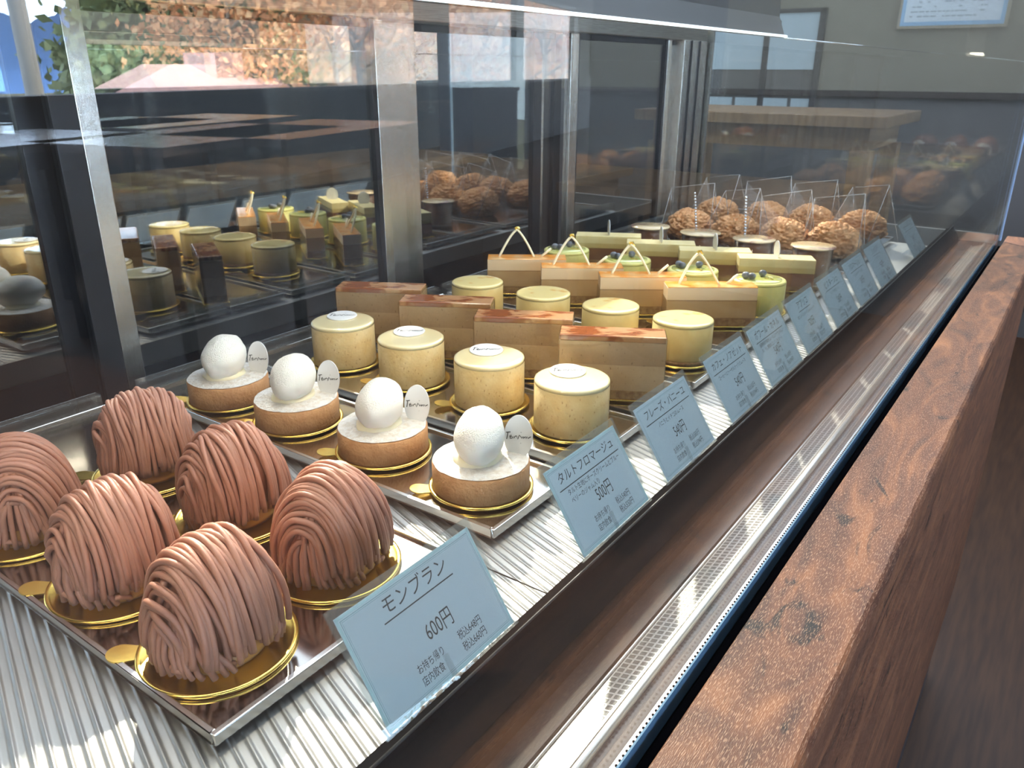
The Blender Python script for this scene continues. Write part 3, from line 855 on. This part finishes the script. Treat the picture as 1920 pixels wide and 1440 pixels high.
cbox(X0, XE + .22, .25, .36, -4.8, -2.9).build('toe_kick', M['black'], lg, off=lo_)

# ================================================================== TRAYS
def make_tray(x0, x1, y0=.95, y1=2.40, label='', grp='pastry trays'):
    cx, cy_ = (x0 + x1) / 2, (y0 + y1) / 2
    t = thing('serving_tray', label, 'tray', W(cx, cy_, -.032), 0, grp)
    w_, d_ = (x1 - x0) / 2 * U, (y1 - y0) / 2 * U
    H = .032 * U
    MB().box((-w_ + .003, -d_ + .003, H - .0012), (w_ - .003, d_ - .003, H)).build('tray_floor', M['tray'], t)
    # raised folded rim
    rim = MB()
    for a, b2 in (((-w_, -d_), (w_, -d_ + .0028)), ((-w_, d_ - .0028), (w_, d_)), ((-w_, -d_ + .0028), (-w_ + .0028, d_ - .0028)), ((w_ - .0028, -d_ + .0028), (w_, d_ - .0028))):
        rim.box((a[0], a[1], H - .004), (b2[0], b2[1], H + .0022))
    rim.build('rim', M['tray_edge'], t, 0.0006)
    MB().box((-w_ + .012, -d_ + .012, 0), (w_ - .012, d_ - .012, H - .0013)).build('foot', M['black'], t)
    b = MB()
    b.box((-w_ + .002, d_ + .0003, H - .004), (w_ - .002, d_ + .0020, H + .0105))
    b.box((-w_ + .002, d_ + .0020, H + .0085), (w_ - .002, d_ + .0090, H + .0105))
    b.box((-w_ + .002, d_ + .0090, H - .004), (w_ - .002, d_ + .0107, H + .0105))
    b.build('rear_lip', M['acrylic'], t, 0.0003)
    return t
trays = [(.52, 1.15, 'under the chestnut cream cakes'), (1.27, 1.62, 'under the cheese tarts'), (1.675, 2.05, 'under the vanilla cakes with white plaques'),
         (2.075, 2.385, 'under the coffee slices'), (2.42, 2.80, 'under the pear glazed cakes'), (2.84, 3.22, 'under the apricot slices'),
         (3.245, 3.58, 'under the green pistachio cakes'), (3.63, 4.00, 'under the pale layered slices'), (4.02, 4.40, 'under the chocolate cups'),
         (4.46, 5.58, 'under the bagged cream puffs')]
for a, b_, s in trays:
    make_tray(a, b_, label='polished steel tray with clear rear lip ' + s)

# ================================================================== PASTRIES
def gold_board(parent, r, tab_ang, tabL=.022, rect=None):
    """foil board with rolled rim, and its pull tab"""
    if rect:
        lx, ly = rect
        g = MB().box((-lx, -ly, 0), (lx, ly, .0012)).build('gold_board', M['gold'], parent, 0.0004)
        rr = ly if abs(math.cos(tab_ang)) < .5 else lx
    else:
        g = MB().lathe([(r - .001, 0), (r, .0004), (r, .0016), (r - .0012, .0019), (r - .0024, .0016), (r - .0034, .0011), (.001, .0011)], 64).build('gold_board', M['gold'], parent)
        rr = r
    poly = []
    for i in range(13):
        a = -PI / 2 + PI * i / 12
        poly.append((tabL - .007 + .007 * math.cos(a), .0065 * math.sin(a)))
    poly = [(-.004, -.0045)] + poly + [(-.004, .0045)]
    tb = MB().prism(poly, .0004, .0012)
    tb.xf(Matrix.Rotation(tab_ang, 4, 'Z') @ Matrix.Translation((rr, 0, 0)) @ Matrix.Rotation(math.radians(-7), 4, 'Y'))
    tb.build('pull_tab', M['gold'], g)
    return g

TAB = math.radians(138)      # tabs point to the camera's left

def montblanc(loc, seed, label, rz):
    rnd = random.Random(seed)
    t = thing('chestnut_cake', label, 'cake', loc, 0, 'chestnut cream cakes')
    gold_board(t, .0375, TAB, .0135)
    H = .058; R = .0288
    # amber sponge foot and inner mound
    MB().lathe([(.0235, .0012), (.025, .004), (.024, .010), (.018, .012)], 32).build('sponge_base', M['caramelbit'], t)
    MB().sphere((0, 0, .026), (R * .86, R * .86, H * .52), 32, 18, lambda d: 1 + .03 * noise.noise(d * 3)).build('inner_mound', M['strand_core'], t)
    mb = MB()
    ca, sa = math.cos(rz), math.sin(rz)
    def place(a, bb, z):
        return Vector((a * ca - bb * sa, a * sa + bb * ca, z))
    sr = .0016
    # a: coordinate along the pole axis, strands loop over the top in planes across it
    N = 27
    for layer in range(2):
        for i in range(N):
            s = -0.97 + 1.94 * (i + .5 * layer) / (N - 1) + rnd.uniform(-.02, .02)
            if abs(s) > .985: continue
            rad = math.sqrt(max(.0, 1 - abs(s) ** 2.3))
            lr = 1.0 + .035 * layer + rnd.uniform(-.02, .03)
            tilt = rnd.uniform(-.08, .08) + .09 * math.sin(i * .9 + seed)
            wob = rnd.uniform(0, 6)
            pts = []; e0 = rnd.uniform(-.10, .12); e1 = rnd.uniform(-.10, .12)
            K = 26
            for q in range(K + 1):
                th = -e0 + (PI + e0 + e1) * q / K
                bb = -math.cos(th) * R * lr * rad
                hh = math.sin(th)
                z = .012 + (hh if hh > 0 else hh * .5) * (H - .012) * (0.22 + 0.78 * rad) * lr
                a = s * R * lr * 1.0 + tilt * bb * 1.1 + .0011 * math.sin(th * 2.2 + wob) + .0024 * noise.noise(Vector((i * .4, q * .13, seed)))
                # sag at both feet
                z += .0012 * noise.noise(Vector((i * .7, q * .2, seed + 7)))
                bl = math.hypot(a, bb)
                pts.append(place(a, bb, max(z, .0035)))
            mb.tube(pts, [sr * rnd.uniform(.9, 1.08)] * len(pts), 7)
    # hanging strands that close the two poles
    for side in (-1, 1):
        for i in range(17):
            ph = -1.15 + 2.3 * i / 16 + rnd.uniform(-.06, .06)
            pts = []
            z0 = H * rnd.uniform(.66, .86) * (1 - .18 * abs(ph))
            for q in range(9):
                u = q / 8
                rr = R * (0.70 + .32 * math.sin(u * PI * .62) ) * (1.0 + .05 * rnd.random())
                a = side * rr * math.cos(ph * (.55 + .45 * u)); bb = rr * math.sin(ph * (.45 + .55 * u))
                pts.append(place(a, bb, z0 * (1 - u) + .0045 * u + .0009 * math.sin(u * 9 + i)))
            mb.tube(pts, sr * rnd.uniform(.9, 1.1), 7)
    # loops pooled at the foot
    for i in range(9):
        a0 = rnd.uniform(0, 2 * PI)
        c = Vector((math.cos(a0), math.sin(a0), 0)) * R * rnd.uniform(.82, .93)
        pts = []
        for q in range(13):
            w_ = PI * 1.25 * q / 12
            off = Vector((math.cos(a0) * math.cos(w_) * .004 - math.sin(a0) * .006 * math.sin(w_), math.sin(a0) * math.cos(w_) * .004 + math.cos(a0) * .006 * math.sin(w_), 0))
            pts.append(c + off + Vector((0, 0, .0035 + .006 * abs(math.cos(w_ * .8)))))
        mb.tube(pts, sr * .95, 7)
    mb.build('chestnut_strands', M['strand'], t)
    return t

mont = [((.665, 1.14), 'chestnut cream cake nearest the viewer, at the front left corner of its tray', 11, .05),
        ((.668, 1.473), 'chestnut cream cake just behind the nearest one, in the left row', 23, -.12),
        ((.655, 1.84), 'chestnut cream cake cut by the left edge of the photo', 37, 1.05),
        ((.968, 1.157), 'chestnut cream cake beside the first price card, at the front right of its tray', 41, .25),
        ((.976, 1.503), 'chestnut cream cake in the middle of the right row of its tray', 59, -.15),
        ((.981, 1.871), 'pinkish chestnut cream cake at the back of the right row, before the first tart', 67, -.35)]
for (x, y), lab, sd, rz in mont:
    montblanc(W(x, y, .002), sd, lab, rz)

# ---- cheese tart
def make_disc(parent, mtx, r=.0115, sy=1.22):
    d = MB().lathe([(r, -.0004), (r, .0004)], 40, False, (0, 0, 0), sy)
    d.xf(mtx)
    o = d.build('name_disc', M['white'], parent)
    s_ = MB(); signature(s_, r * .88, .00055)
    s_.xf(mtx)
    s_.build('signature', M['ink'], o)
    return o
def face_mtx(pos, yaw, lean):
    """disc whose face (+z local) looks along yaw, standing upright, leaning by lean"""
    n_ = Vector((math.cos(yaw) * math.cos(lean), math.sin(yaw) * math.cos(lean), math.sin(lean)))
    xax = Vector((-math.sin(yaw), math.cos(yaw), 0))
    yax = n_.cross(xax)
    mm = Matrix((xax, yax, n_)).transposed().to_4x4()
    return Matrix.Translation(pos) @ mm

def cheese_tart(loc, label, seed, dent=True):
    rnd = random.Random(seed)
    t = thing('cheese_tart', label, 'tart', loc, 0, 'cheese tarts')
    gold_board(t, .0350, TAB, .013)
    R = .0325; H = .0195
    MB().lathe([(R - .001, .0012), (R, .002), (R, H - .0012), (R - .0012, H), (.002, H + .0005)], 72).build('tart_shell', M['shell'], t)
    # sugar dusted slightly domed top with uneven edge
    vs_ = []; fs = []; n_ = 72
    rings = 9
    for j in range(rings + 1):
        rr = (R - .0007) * j / rings
        for i in range(n_):
            a = 2 * PI * i / n_
            e_ = 1.0 if j < rings else 1 + .02 * noise.noise(Vector((math.cos(a) * 4, math.sin(a) * 4, seed)))
            vs_.append((rr * e_ * math.cos(a), rr * e_ * math.sin(a), H + .0014 * (1 - (j / rings) ** 4) + .0005 + .0003 * noise.noise(Vector((rr * 400 * math.cos(a), rr * 400 * math.sin(a), seed)))))
    for j in range(rings):
        for i in range(n_):
            fs.append((j * n_ + i, j * n_ + (i + 1) % n_, (j + 1) * n_ + (i + 1) % n_, (j + 1) * n_ + i))
    MB().add(vs_, fs, True).build('sugar_top', M['sugar'], t)
    # soft custard collar + quenelle of cream
    MB().sphere((-.002, .001, H + .0015), (.0175, .0160, .0065), 32, 12, lambda d: 1 + .08 * noise.noise(d * 2.2 + Vector((seed, 0, 0)))).build('custard_collar', M['cheese'], t)
    ang_ = math.radians(33)
    q = MB().sphere((0, 0, 0), (.0240, .0165, .0175), 56, 34,
                    lambda d: 1 + .035 * noise.noise(d * 1.8 + Vector((seed * 3.1, 0, 0))) * 1.6 + .02 * noise.noise(d * 7 + Vector((seed, 1, 0))) - .16 * max(0, d.x) * max(0, -d.z) - (.05 * math.exp(-((d - Vector((-.8, -.5, -.15)).normalized()).length / .16) ** 2)))
    q.xf(Matrix.Translation((.0, .001, H + .0165)) @ Matrix.Rotation(ang_ + rnd.uniform(-.1, .1), 4, 'Z') @ Matrix.Rotation(math.radians(rnd.uniform(-14, -4)), 4, 'Y'))
    q.build('cream_quenelle', M['cream'], t)
    rgt = Vector((.579, -.815, 0))
    pos = rgt * .0245 + Vector((.006, .004, H + .0125))
    make_disc(t, face_mtx(pos, math.radians(196), math.radians(10)), .0100, 1.48)
    return t
for i_, ((x, y), lab) in enumerate((((1.43, 1.11), 'sugar dusted cheese tart nearest the second price card'), ((1.435, 1.459), 'sugar dusted cheese tart, second one back from the price cards'),
                       ((1.429, 1.811), 'sugar dusted cheese tart, third one back from the price cards'), ((1.42, 2.13), 'sugar dusted cheese tart at the back of its tray, its cream torn at one side'))):
    cheese_tart(W(x, y, .006), lab, 3 + i_ * 5)

# ---- round mousse cakes
def round_cake(name, loc, label, group, R, H, mside, mtop, base=None, plaque=False, film=True, board=.0345, rimr=.0014, cat='cake'):
    t = thing(name, label, cat, loc, 0, group)
    gold_board(t, board, TAB, .013)
    z = .0012
    if base:
        MB().lathe([(R - .0004, z), (R - .0002, z + base[0]), (.001, z + base[0])], 64).build('sponge_base', base[1], t); z += base[0]
    MB().lathe([(R - .0003, z), (R, z + .001), (R, H - .0035), (.001, H - .0034)], 72).build('mousse_body', mside, t)
    MB().lathe([(R + .00001, H - .0034), (R + .00001, H - rimr), (R - rimr * .35, H - rimr * .3), (R - rimr * 1.4, H), (R * .75, H - .0001), (R * .4, H + .0001), (.001, H)], 72).build('glaze_top', mtop, t)
    if film:
        f1 = MB()
        n_ = 72; vs_ = []; fs = []
        for i in range(n_ + 4):
            a = 2 * PI * i / n_ - .8
            rr = R + .0004 + (.0003 if i > n_ - 1 else 0)
            vs_ += [(rr * math.cos(a), rr * math.sin(a), .0012), (rr * math.cos(a), rr * math.sin(a), H - .001)]
        for i in range(n_ + 3): fs.append((2 * i, 2 * i + 2, 2 * i + 3, 2 * i + 1))
        f1.add(vs_, fs, True).build('clear_film', M['acetate'], t)
    if plaque:
        mt = Matrix.Translation((.008, .009, H + .0010)) @ Matrix.Rotation(math.radians(-58), 4, 'Z') @ Matrix.Rotation(math.radians(1.5), 4, 'X')
        d = MB().lathe([(.0138, -.0005), (.0141, 0), (.0138, .0005)], 48, False); d.xf(mt)
        o = d.build('name_disc', M['white'], t)
        s_ = MB(); signature(s_, .0118, .0007); s_.xf(mt); s_.build('signature', M['ink'], o)
    return t
def repeat(first, spots, labels, zz=.006, rzs=None):
    for i, (x, y) in enumerate(spots):
        o = first if i == 0 else copy_tree(first)
        o.location = W(x, y, zz); o['label'] = labels[i]
        if rzs: o.rotation_euler.z = rzs[i]
HV = .0405
v = round_cake('vanilla_cake', (0, 0, 0), '', 'vanilla mousse cakes', .0290, HV, M['vanilla'], M['vanglaze'], None, True, board=.0335, rimr=.0016)
repeat(v, [(1.875, 1.113), (1.885, 1.425), (1.885, 1.756), (1.88, 2.08)],
       ['round pale yellow cake with white plaque, nearest the second and third price cards', 'round pale yellow cake with white plaque, second from the price cards',
        'round pale yellow cake with white plaque, third from the price cards', 'round pale yellow cake with white plaque, farthest back on its tray'])
v = round_cake('pear_cake', (0, 0, 0), '', 'pear mousse cakes', .0285, .0405, M['pear'], M['pearglaze'], (.004, M['sponge']), False, board=.032, rimr=.0016)
repeat(v, [(2.63, 1.10), (2.63, 1.40), (2.63, 1.71), (2.62, 2.04)],
       ['round yellow cake with glossy amber swirled top, nearest the price cards', 'round yellow cake with amber swirled top, second from the price cards',
        'round yellow cake with amber swirled top, third from the price cards', 'round yellow cake with amber swirled top, at the back of its tray'], rzs=[0, .6, -.5, .2])

# ---- bar shaped cakes
def bar_cake(name, label, group, L, Wd, layers, board=True, film=True, bev=.0008, filmh=None):
    """layers: (height, material, part name)"""
    t = thing(name, label, 'cake', (0, 0, 0), 0, group)
    if board: gold_board(t, 0, PI, .016, (L / 2 + .003, Wd / 2 + .002))
    z = .0013
    for i, (h, m_, nm) in enumerate(layers):
        e_ = .00004 * (i % 2)
        MB().box((-L / 2 + e_, -Wd / 2 + e_, z), (L / 2 - e_, Wd / 2 - e_, z + h)).build(nm, m_, t, bev if i == len(layers) - 1 else .0002)
        z += h
    if film:
        g = .0006
        fm = MB()
        fh = filmh or z - .001
        for (a, b2) in (((-L / 2 - g, -Wd / 2 - g), (L / 2 + g + .002, -Wd / 2 - g)), ((-L / 2 - g, Wd / 2 + g), (L / 2 + g, Wd / 2 + g)), ((-L / 2 - g, -Wd / 2 - g), (-L / 2 - g, Wd / 2 + g)), ((L / 2 + g, -Wd / 2 - g), (L / 2 + g, Wd / 2 + g))):
            fm.box((min(a[0], b2[0]) - .0001, min(a[1], b2[1]) - .0001, .0014), (max(a[0], b2[0]) + .0001, max(a[1], b2[1]) + .0001, fh))
        fm.build('clear_film', M['acetate'], t)
    t['z_top'] = z
    return t
AM = math.radians(-61)
b1 = bar_cake('coffee_slice', '', 'coffee slices', .087, .026,
              [(.0075, M['sponge'], 'sponge_base'), (.0225, M['mocha2'], 'mousse_layer'), (.020, M['mocha'], 'coffee_mousse'), (.005, M['mochaglaze'], 'glaze_top')], filmh=.055)
del b1['z_top']
repeat(b1, [(2.165, 1.14), (2.16, 1.48), (2.155, 1.82), (2.155, 2.15)],
       ['tall coffee coloured slice with shiny caramel top, right behind the third price card', 'tall coffee coloured slice with marbled top, second from the price cards',
        'tall coffee coloured slice with marbled top, third from the price cards', 'tall coffee coloured slice with marbled top, at the back of its tray'], rzs=[AM] * 4)

# apricot slices with a white chocolate loop
AP = math.radians(-55)
b2 = bar_cake('apricot_slice', '', 'apricot slices', .096, .026,
              [(.008, M['sponge'], 'sponge_base'), (.0005, M['choc'], 'dark_line'), (.019, M['apr_mid'], 'caramel_mousse'), (.0006, M['choc'], 'jam_line'), (.0135, M['apr_top'], 'apricot_cream'), (.0012, M['apricot'], 'glaze_top')], filmh=.030)
zt = b2['z_top']; del b2['z_top']
pts = []
for i in range(25):
    u = i / 24
    a = PI * u
    pts.append(Vector((-.034 + .043 * u, .012 * math.sin(a) + .001, zt + .031 * (1 - abs(2 * u - 1) ** 1.35) - .0005)))
MB().tube(pts, .0016, 8, True, .8).build('chocolate_loop', M['whitechoc'], b2)
MB().tube([Vector((.018, .002, zt)), Vector((.030, .006, zt + .009))], .0015, 8).build('chocolate_stick', M['whitechoc'], b2)
rnd = random.Random(8)
gl = MB()
for i in range(9):
    c = Vector((-.0125 + rnd.uniform(-.003, .003), .013 + rnd.uniform(-.002, .002), zt + .0300 + rnd.uniform(-.001, .005)))
    a = Vector((rnd.gauss(0, 1), rnd.gauss(0, 1), rnd.gauss(0, 1))).normalized() * .0022
    bb = a.cross(Vector((rnd.gauss(0, 1), rnd.gauss(0, 1), rnd.gauss(0, 1)))).normalized() * .0016
    n_ = a.cross(bb).normalized() * .0001
    gl.add([c - a - n_, c - bb - n_, c + a - n_, c + bb - n_, c - a + n_, c - bb + n_, c + a + n_, c + bb + n_], [(0, 1, 2, 3), (7, 6, 5, 4), (0, 4, 5, 1), (1, 5, 6, 2), (2, 6, 7, 3), (3, 7, 4, 0)])
gl.build('gold_leaf', M['goldleaf'], b2)
repeat(b2, [(3.10, 1.19), (3.09, 1.50), (3.085, 1.80), (3.08, 2.10)],
       ['orange topped slice with white chocolate loop, nearest the price cards', 'orange topped slice with white chocolate loop, second from the price cards',
        'orange topped slice with white chocolate loop, third from the price cards', 'orange topped slice with white chocolate loop, at the back of its tray'], rzs=[AP] * 4)

# pistachio cakes
v = round_cake('pistachio_cake', (0, 0, 0), '', 'pistachio cakes', .0300, .038, M['green'], M['green'], None, False, board=.0335, film=True, rimr=.0022)
MB().lathe([(.0255, .0380), (.0250, .0386), (.012, .0388), (.001, .0388)], 56).build('glaze_pool', M['greenglaze'], v)
for (bx, by) in ((-.011, .008), (-.008, .015), (.008, -.003)):
    MB().sphere((bx, by, .0425), (.0044, .0044, .0040), 16, 10, lambda d: 1 - .12 * math.exp(-((d - Vector((0, 0, 1))).length / .35) ** 2)).build('blueberry', M['berry'], v)
gf = MB()
for i in range(5):
    c = Vector((rnd.uniform(-.012, .014), rnd.uniform(-.016, .0), .0392))
    gf.box(c - Vector((.0015, .001, .0002)), c + Vector((.0015, .001, .0004)))
gf.build('gold_flakes', M['goldleaf'], v)
repeat(v, [(3.41, 1.09), (3.41, 1.40), (3.42, 1.745), (3.44, 2.10)],
       ['green pistachio cake with blueberries, nearest the price cards', 'green pistachio cake with blueberries, second from the price cards',
        'green pistachio cake with blueberries, third from the price cards', 'green pistachio cake with blueberries, at the back of its tray'], rzs=[.3, -.2, .1, .5])

# pale layered slices with an upright plaque seen edge on
AS = math.radians(-63)
b3 = bar_cake('layered_slice', '', 'pale layered slices', .092, .030,
              [(.005, M['sponge'], 'sponge_base'), (.0165, M['choc'], 'chocolate_mousse'), (.0175, M['pale'], 'pale_mousse')], filmh=.03)
zt = b3['z_top']; del b3['z_top']
cyaw = math.radians(-63 + 63 + 125)
make_disc(b3, Matrix.Translation((.0, 0, zt + .0085)) @ Matrix.Rotation(math.radians(100), 4, 'Z') @ Matrix.Rotation(PI / 2, 4, 'X'), .0105, 1.15)
repeat(b3, [(3.845, 1.16), (3.84, 1.47), (3.845, 1.77), (3.86, 2.09)],
       ['pale topped chocolate slice, nearest the price cards', 'pale topped chocolate slice, second from the price cards',
        'pale topped chocolate slice, third from the price cards', 'pale topped chocolate slice, at the back of its tray'], rzs=[AS] * 4)

# chocolate cups with marbled disc lid
t = thing('chocolate_cup', '', 'dessert cup', (0, 0, 0), 0, 'chocolate dessert cups')
MB().lathe([(.0235, .0008), (.0245, .004), (.0262, .040), (.0258, .040), (.0240, .0045), (.001, .0030)], 56).build('clear_cup', M['acetate'], t)
MB().lathe([(.0228, .0032), (.0248, .037), (.001, .0372)], 56).build('chocolate_mousse', M['choc'], t)
MB().lathe([(.0285, .0410), (.0290, .0419), (.0285, .0428), (.001, .0430)], 64).build('marbled_disc', M['marble'], t)
repeat(t, [(4.20, 1.085), (4.20, 1.395), (4.20, 1.70), (4.21, 2.01)],
       ['chocolate cup under a marbled disc, nearest the price cards', 'chocolate cup under a marbled disc, second from the price cards',
        'chocolate cup under a marbled disc, third from the price cards', 'chocolate cup under a marbled disc, at the back of its tray'], .001, rzs=[.3, 1.4, 2.6, 4.0])

# cream puffs, each in a pointed clear bag
def cream_puff(seed):
    t = thing('cream_puff', '', 'cream puff', (0, 0, 0), 0, 'cream puffs in clear bags')
    fn = lambda d: 1.02 + .10 * noise.noise(d * 2.5 + Vector((seed, 0, 0))) - .22 * max(0, .22 - abs(noise.noise(d * 5.5 + Vector((0, seed, 0))))) / .22 * .6 - .10 * max(0, .2 - abs(noise.noise(d * 11 + Vector((0, 0, seed))))) / .2 + .04 * noise.noise(d * 26)
    mb = MB().sphere((0, 0, .022), (.0385, .0385, .029), 96, 56, fn)
    for p in mb.v: p.z = max(p.z, .0006)
    mb.build('puff', M['puff'], t)
    bag = MB()
    # pointed clear bag: gusset sheets meeting in a ridge
    A1, A2, A3, A4 = Vector((-.043, -.041, .0008)), Vector((.043, -.041, .0008)), Vector((.043, .041, .0008)), Vector((-.043, .041, .0008))
    T1, T2 = Vector((.004, -.034, .094)), Vector((.012, .036, .082))
    bag.add([A1, A2, A3, A4, T1, T2], [(0, 4, 5, 3), (1, 2, 5, 4), (0, 1, 4), (3, 5, 2)])
    bag.build('clear_bag', M['cello'], t)
    sm = MB()
    for p_, q_ in ((A1, T1), (A2, T1), (A3, T2), (A4, T2), (T1, T2)): sm.tube([p_, q_], .0005, 6)
    sm.build('bag_seams', M['seam'], t)
    return t
spots = [(4.70, 1.98), (4.70, 1.68), (4.72, 1.40), (4.78, 1.13), (5.26, 2.02), (5.30, 1.70), (5.33, 1.42), (5.32, 1.10)]
labs = ['bagged cream puff at the back left of its tray, behind the farthest chocolate cup', 'bagged cream puff in the near row, second from the back', 'bagged cream puff in the near row, second from the price cards',
        'bagged cream puff in the near row, closest to the price cards', 'bagged cream puff in the far row, at the back', 'bagged cream puff in the far row, second from the back',
        'bagged cream puff in the far row, second from the price cards', 'bagged cream puff in the far row, closest to the last price card']
protos = [cream_puff(1.3), cream_puff(5.7)]
used = [False, False]
for i, (x, y) in enumerate(spots):
    k_ = i % 2
    o = protos[k_] if not used[k_] else copy_tree(protos[k_]); used[k_] = True
    o.location = W(x, y, .001); o['label'] = labs[i]; o.rotation_euler.z = [.2, -.3, .5, .1, -.2, .4, .0, -.4][i]
# twisted sparkling bag ties standing behind the cups
def sparkle(x, y, H, lean, label):
    t = thing('bag_tie', label, 'bag tie', W(x, y, .0))
    pts = [Vector((lean[0] * u, lean[1] * u, .004 + H * u)) for u in [i / 20 for i in range(21)]]
    MB().tube(pts, .0006, 6).build('film_strip', M['cello'], t)
    bd = MB()
    for i in range(4, 21):
        bd.sphere(pts[i] + Vector((0, 0, 0)), (.0019, .0019, .0016), 12, 8)
    bd.build('shiny_beads', M['chrome'], t)
for a in ((4.37, 1.78, .088, (-.012, .006), 'sparkling crimped film tie behind the third chocolate cup'), (4.38, 1.50, .088, (-.008, .004), 'sparkling crimped film tie behind the second chocolate cup')):
    sparkle(*a)

# ================================================================== PRICE CARDS
TAX = {'600円': ('税込648円', '税込660円'), '500円': ('税込540円', '税込550円'), '540円': ('税込583円', '税込594円'),
       '520円': ('税込562円', '税込572円'), '580円': ('税込626円', '税込638円'), '560円': ('税込605円', '税込616円'), '350円': ('税込378円', '税込385円')}
cards = [(.675, .365, 'モンブラン', [], '600円', 'first and nearest price card, before the chestnut cream cakes'),
         (1.286, .335, 'タルトフロマージュ', ['タルト生地にチーズクリームとブルー', 'ベリーのジャム入り'], '500円', 'second price card, priced 500 yen, before the cheese tarts'),
         (1.71, .335, 'フレーズ・バニーユ', ['バニラとイチゴのムース'], '540円', 'third price card with a crumpled sleeve, before the vanilla cakes'),
         (2.165, .335, 'カフェ・ノアゼット', ['コーヒーとヘーゼルナッツのムース'], '540円', 'fourth price card, before the coffee slices'),
         (2.53, .355, 'ポワール・カネル', ['長野県産洋梨のムースにシナモンのムー', 'ス、干し葡萄のコンフィチュール'], '540円', 'fifth price card, with two lines of small print, before the pear cakes'),
         (2.94, .355, 'アブリコ', ['杏のムースとキャラメルのムース'], '520円', 'sixth price card, before the apricot slices'),
         (3.35, .355, 'ピスターシュ', ['ピスタチオのムース'], '580円', 'seventh price card, before the pistachio cakes'),
         (3.75, .36, 'フロマージュ', ['チョコレートのムース'], '560円', 'eighth price card, before the pale layered slices'),
         (4.16, .36, 'ショコラ', ['ショコラのムース'], '560円', 'ninth price card, before the chocolate cups'),
         (4.98, .37, 'シュークリーム', ['カスタード'], '350円', 'last price card, standing alone near the far end glass')]
CH = .0590
for i_, (x0, w_, title, desc, price, lab) in enumerate(cards):
    w_ = w_ * U
    t = thing('price_card', 'pale blue ' + lab, 'price card', W(x0, .722, .004), 0, 'price cards on the black rail')
    # local: x along the card, y up the card, z out of its face; tilt back
    lean = math.radians(57)
    mt = Matrix.Rotation(lean, 4, 'X')
    def pb(name, mb, m_, parent=t, bev=0):
        mb.xf(mt); return mb.build(name, m_, parent, bev)
    mg = .0028
    pb('clear_sleeve', MB().box((0, 0, -.0007), (w_, CH, -.0003)).box((0, 0, .0003), (w_, CH, .0006)).box((0, -.0006, -.0007), (w_, 0, .0006)), M['sleeve'])
    pc = pb('printed_card', MB().box((mg, .001, -.00015), (w_ - mg, CH - .0045, .00015)), M['paper'])
    bd = MB()
    Wc, Hc = w_ - mg, CH - .0045
    z0 = .00018
    for k_, (ins, th) in enumerate(((.0022, .00022), (.0030, .00012))):
        xa, xb, ya, yb = mg + ins, Wc - ins, .001 + ins, Hc - ins
        for (a, b_) in (((xa, ya), (xb, ya + th)), ((xa, yb - th), (xb, yb)), ((xa, ya), (xa + th, yb)), ((xb - th, ya), (xb, yb))):
            bd.add([(a[0], a[1], z0), (b_[0], a[1], z0), (b_[0], b_[1], z0), (a[0], b_[1], z0)], [(0, 1, 2, 3)])
    pb('border_lines', bd, M['teal'], pc)
    if i_ < 2:
        bb = MB()
        for (a, b_) in (((mg + .0002, .0012), (Wc - .0002, .0026)), ((mg + .0002, Hc - .0016), (Wc - .0002, Hc - .0002)), ((mg + .0002, .0012), (mg + .0016, Hc)), ((Wc - .0016, .0012), (Wc - .0002, Hc))):
            bb.add([(a[0], a[1], .00017), (b_[0], a[1], .00017), (b_[0], b_[1], .00017), (a[0], b_[1], .00017)], [(0, 1, 2, 3)])
        pb('border_band', bb, M['tealband'], pc)
    tx = MB()
    cx = w_ / 2
    zt_ = .00022
    nchar = len(title)
    ts = min(.0085, .062 / max(nchar, 5) * 1.02)
    ty = CH * .775
    text_into(tx, title, cx, ty, ts * 1.05, 'CENTER', .98, .14, zt_)
    hw = nchar * ts * .55
    hw = max(hw, .018)
    tx.add([(cx - hw, ty - .0062, zt_), (cx + hw, ty - .0062, zt_), (cx + hw, ty - .0056, zt_), (cx - hw, ty - .0056, zt_)], [(0, 1, 2, 3)])
    for q, line in enumerate(desc):
        if len(desc) == 1: text_into(tx, line, cx, CH * .60, .0040, 'CENTER', .92, 0, zt_)
        else: text_into(tx, line, w_ * .17, CH * (.615 - .085 * q), .0040, 'LEFT', .9, 0, zt_)
    text_into(tx, price, cx + .003, CH * .415, .0102, 'CENTER', .72, 0, zt_)
    a1, a2 = TAX[price]
    text_into(tx, 'お持ち帰り', w_ * .30, CH * .235, .0048, 'LEFT', .76, 0, zt_)
    text_into(tx, a1, w_ * .60, CH * .235, .0050, 'LEFT', .76, 0, zt_)
    text_into(tx, '店内飲食', w_ * .30, CH * .135, .0048, 'LEFT', .76, 0, zt_)
    text_into(tx, a2, w_ * .60, CH * .135, .0050, 'LEFT', .76, 0, zt_)
    pb('lettering', tx, M['ink'], pc)
    # clear L-shaped stand: foot plate, clip and prop behind
    st = MB()
    st.box((w_ * .46, -.0008, .0008), (w_ * .49, .012, .0018))
    pb('clip', st, M['acrylic'])
    MB().box((w_ * .30, .001, -.0015), (w_ * .70, .022, -.0006)).build('foot_plate', M['acrylic'], t)
print('objects', len(bpy.data.objects))
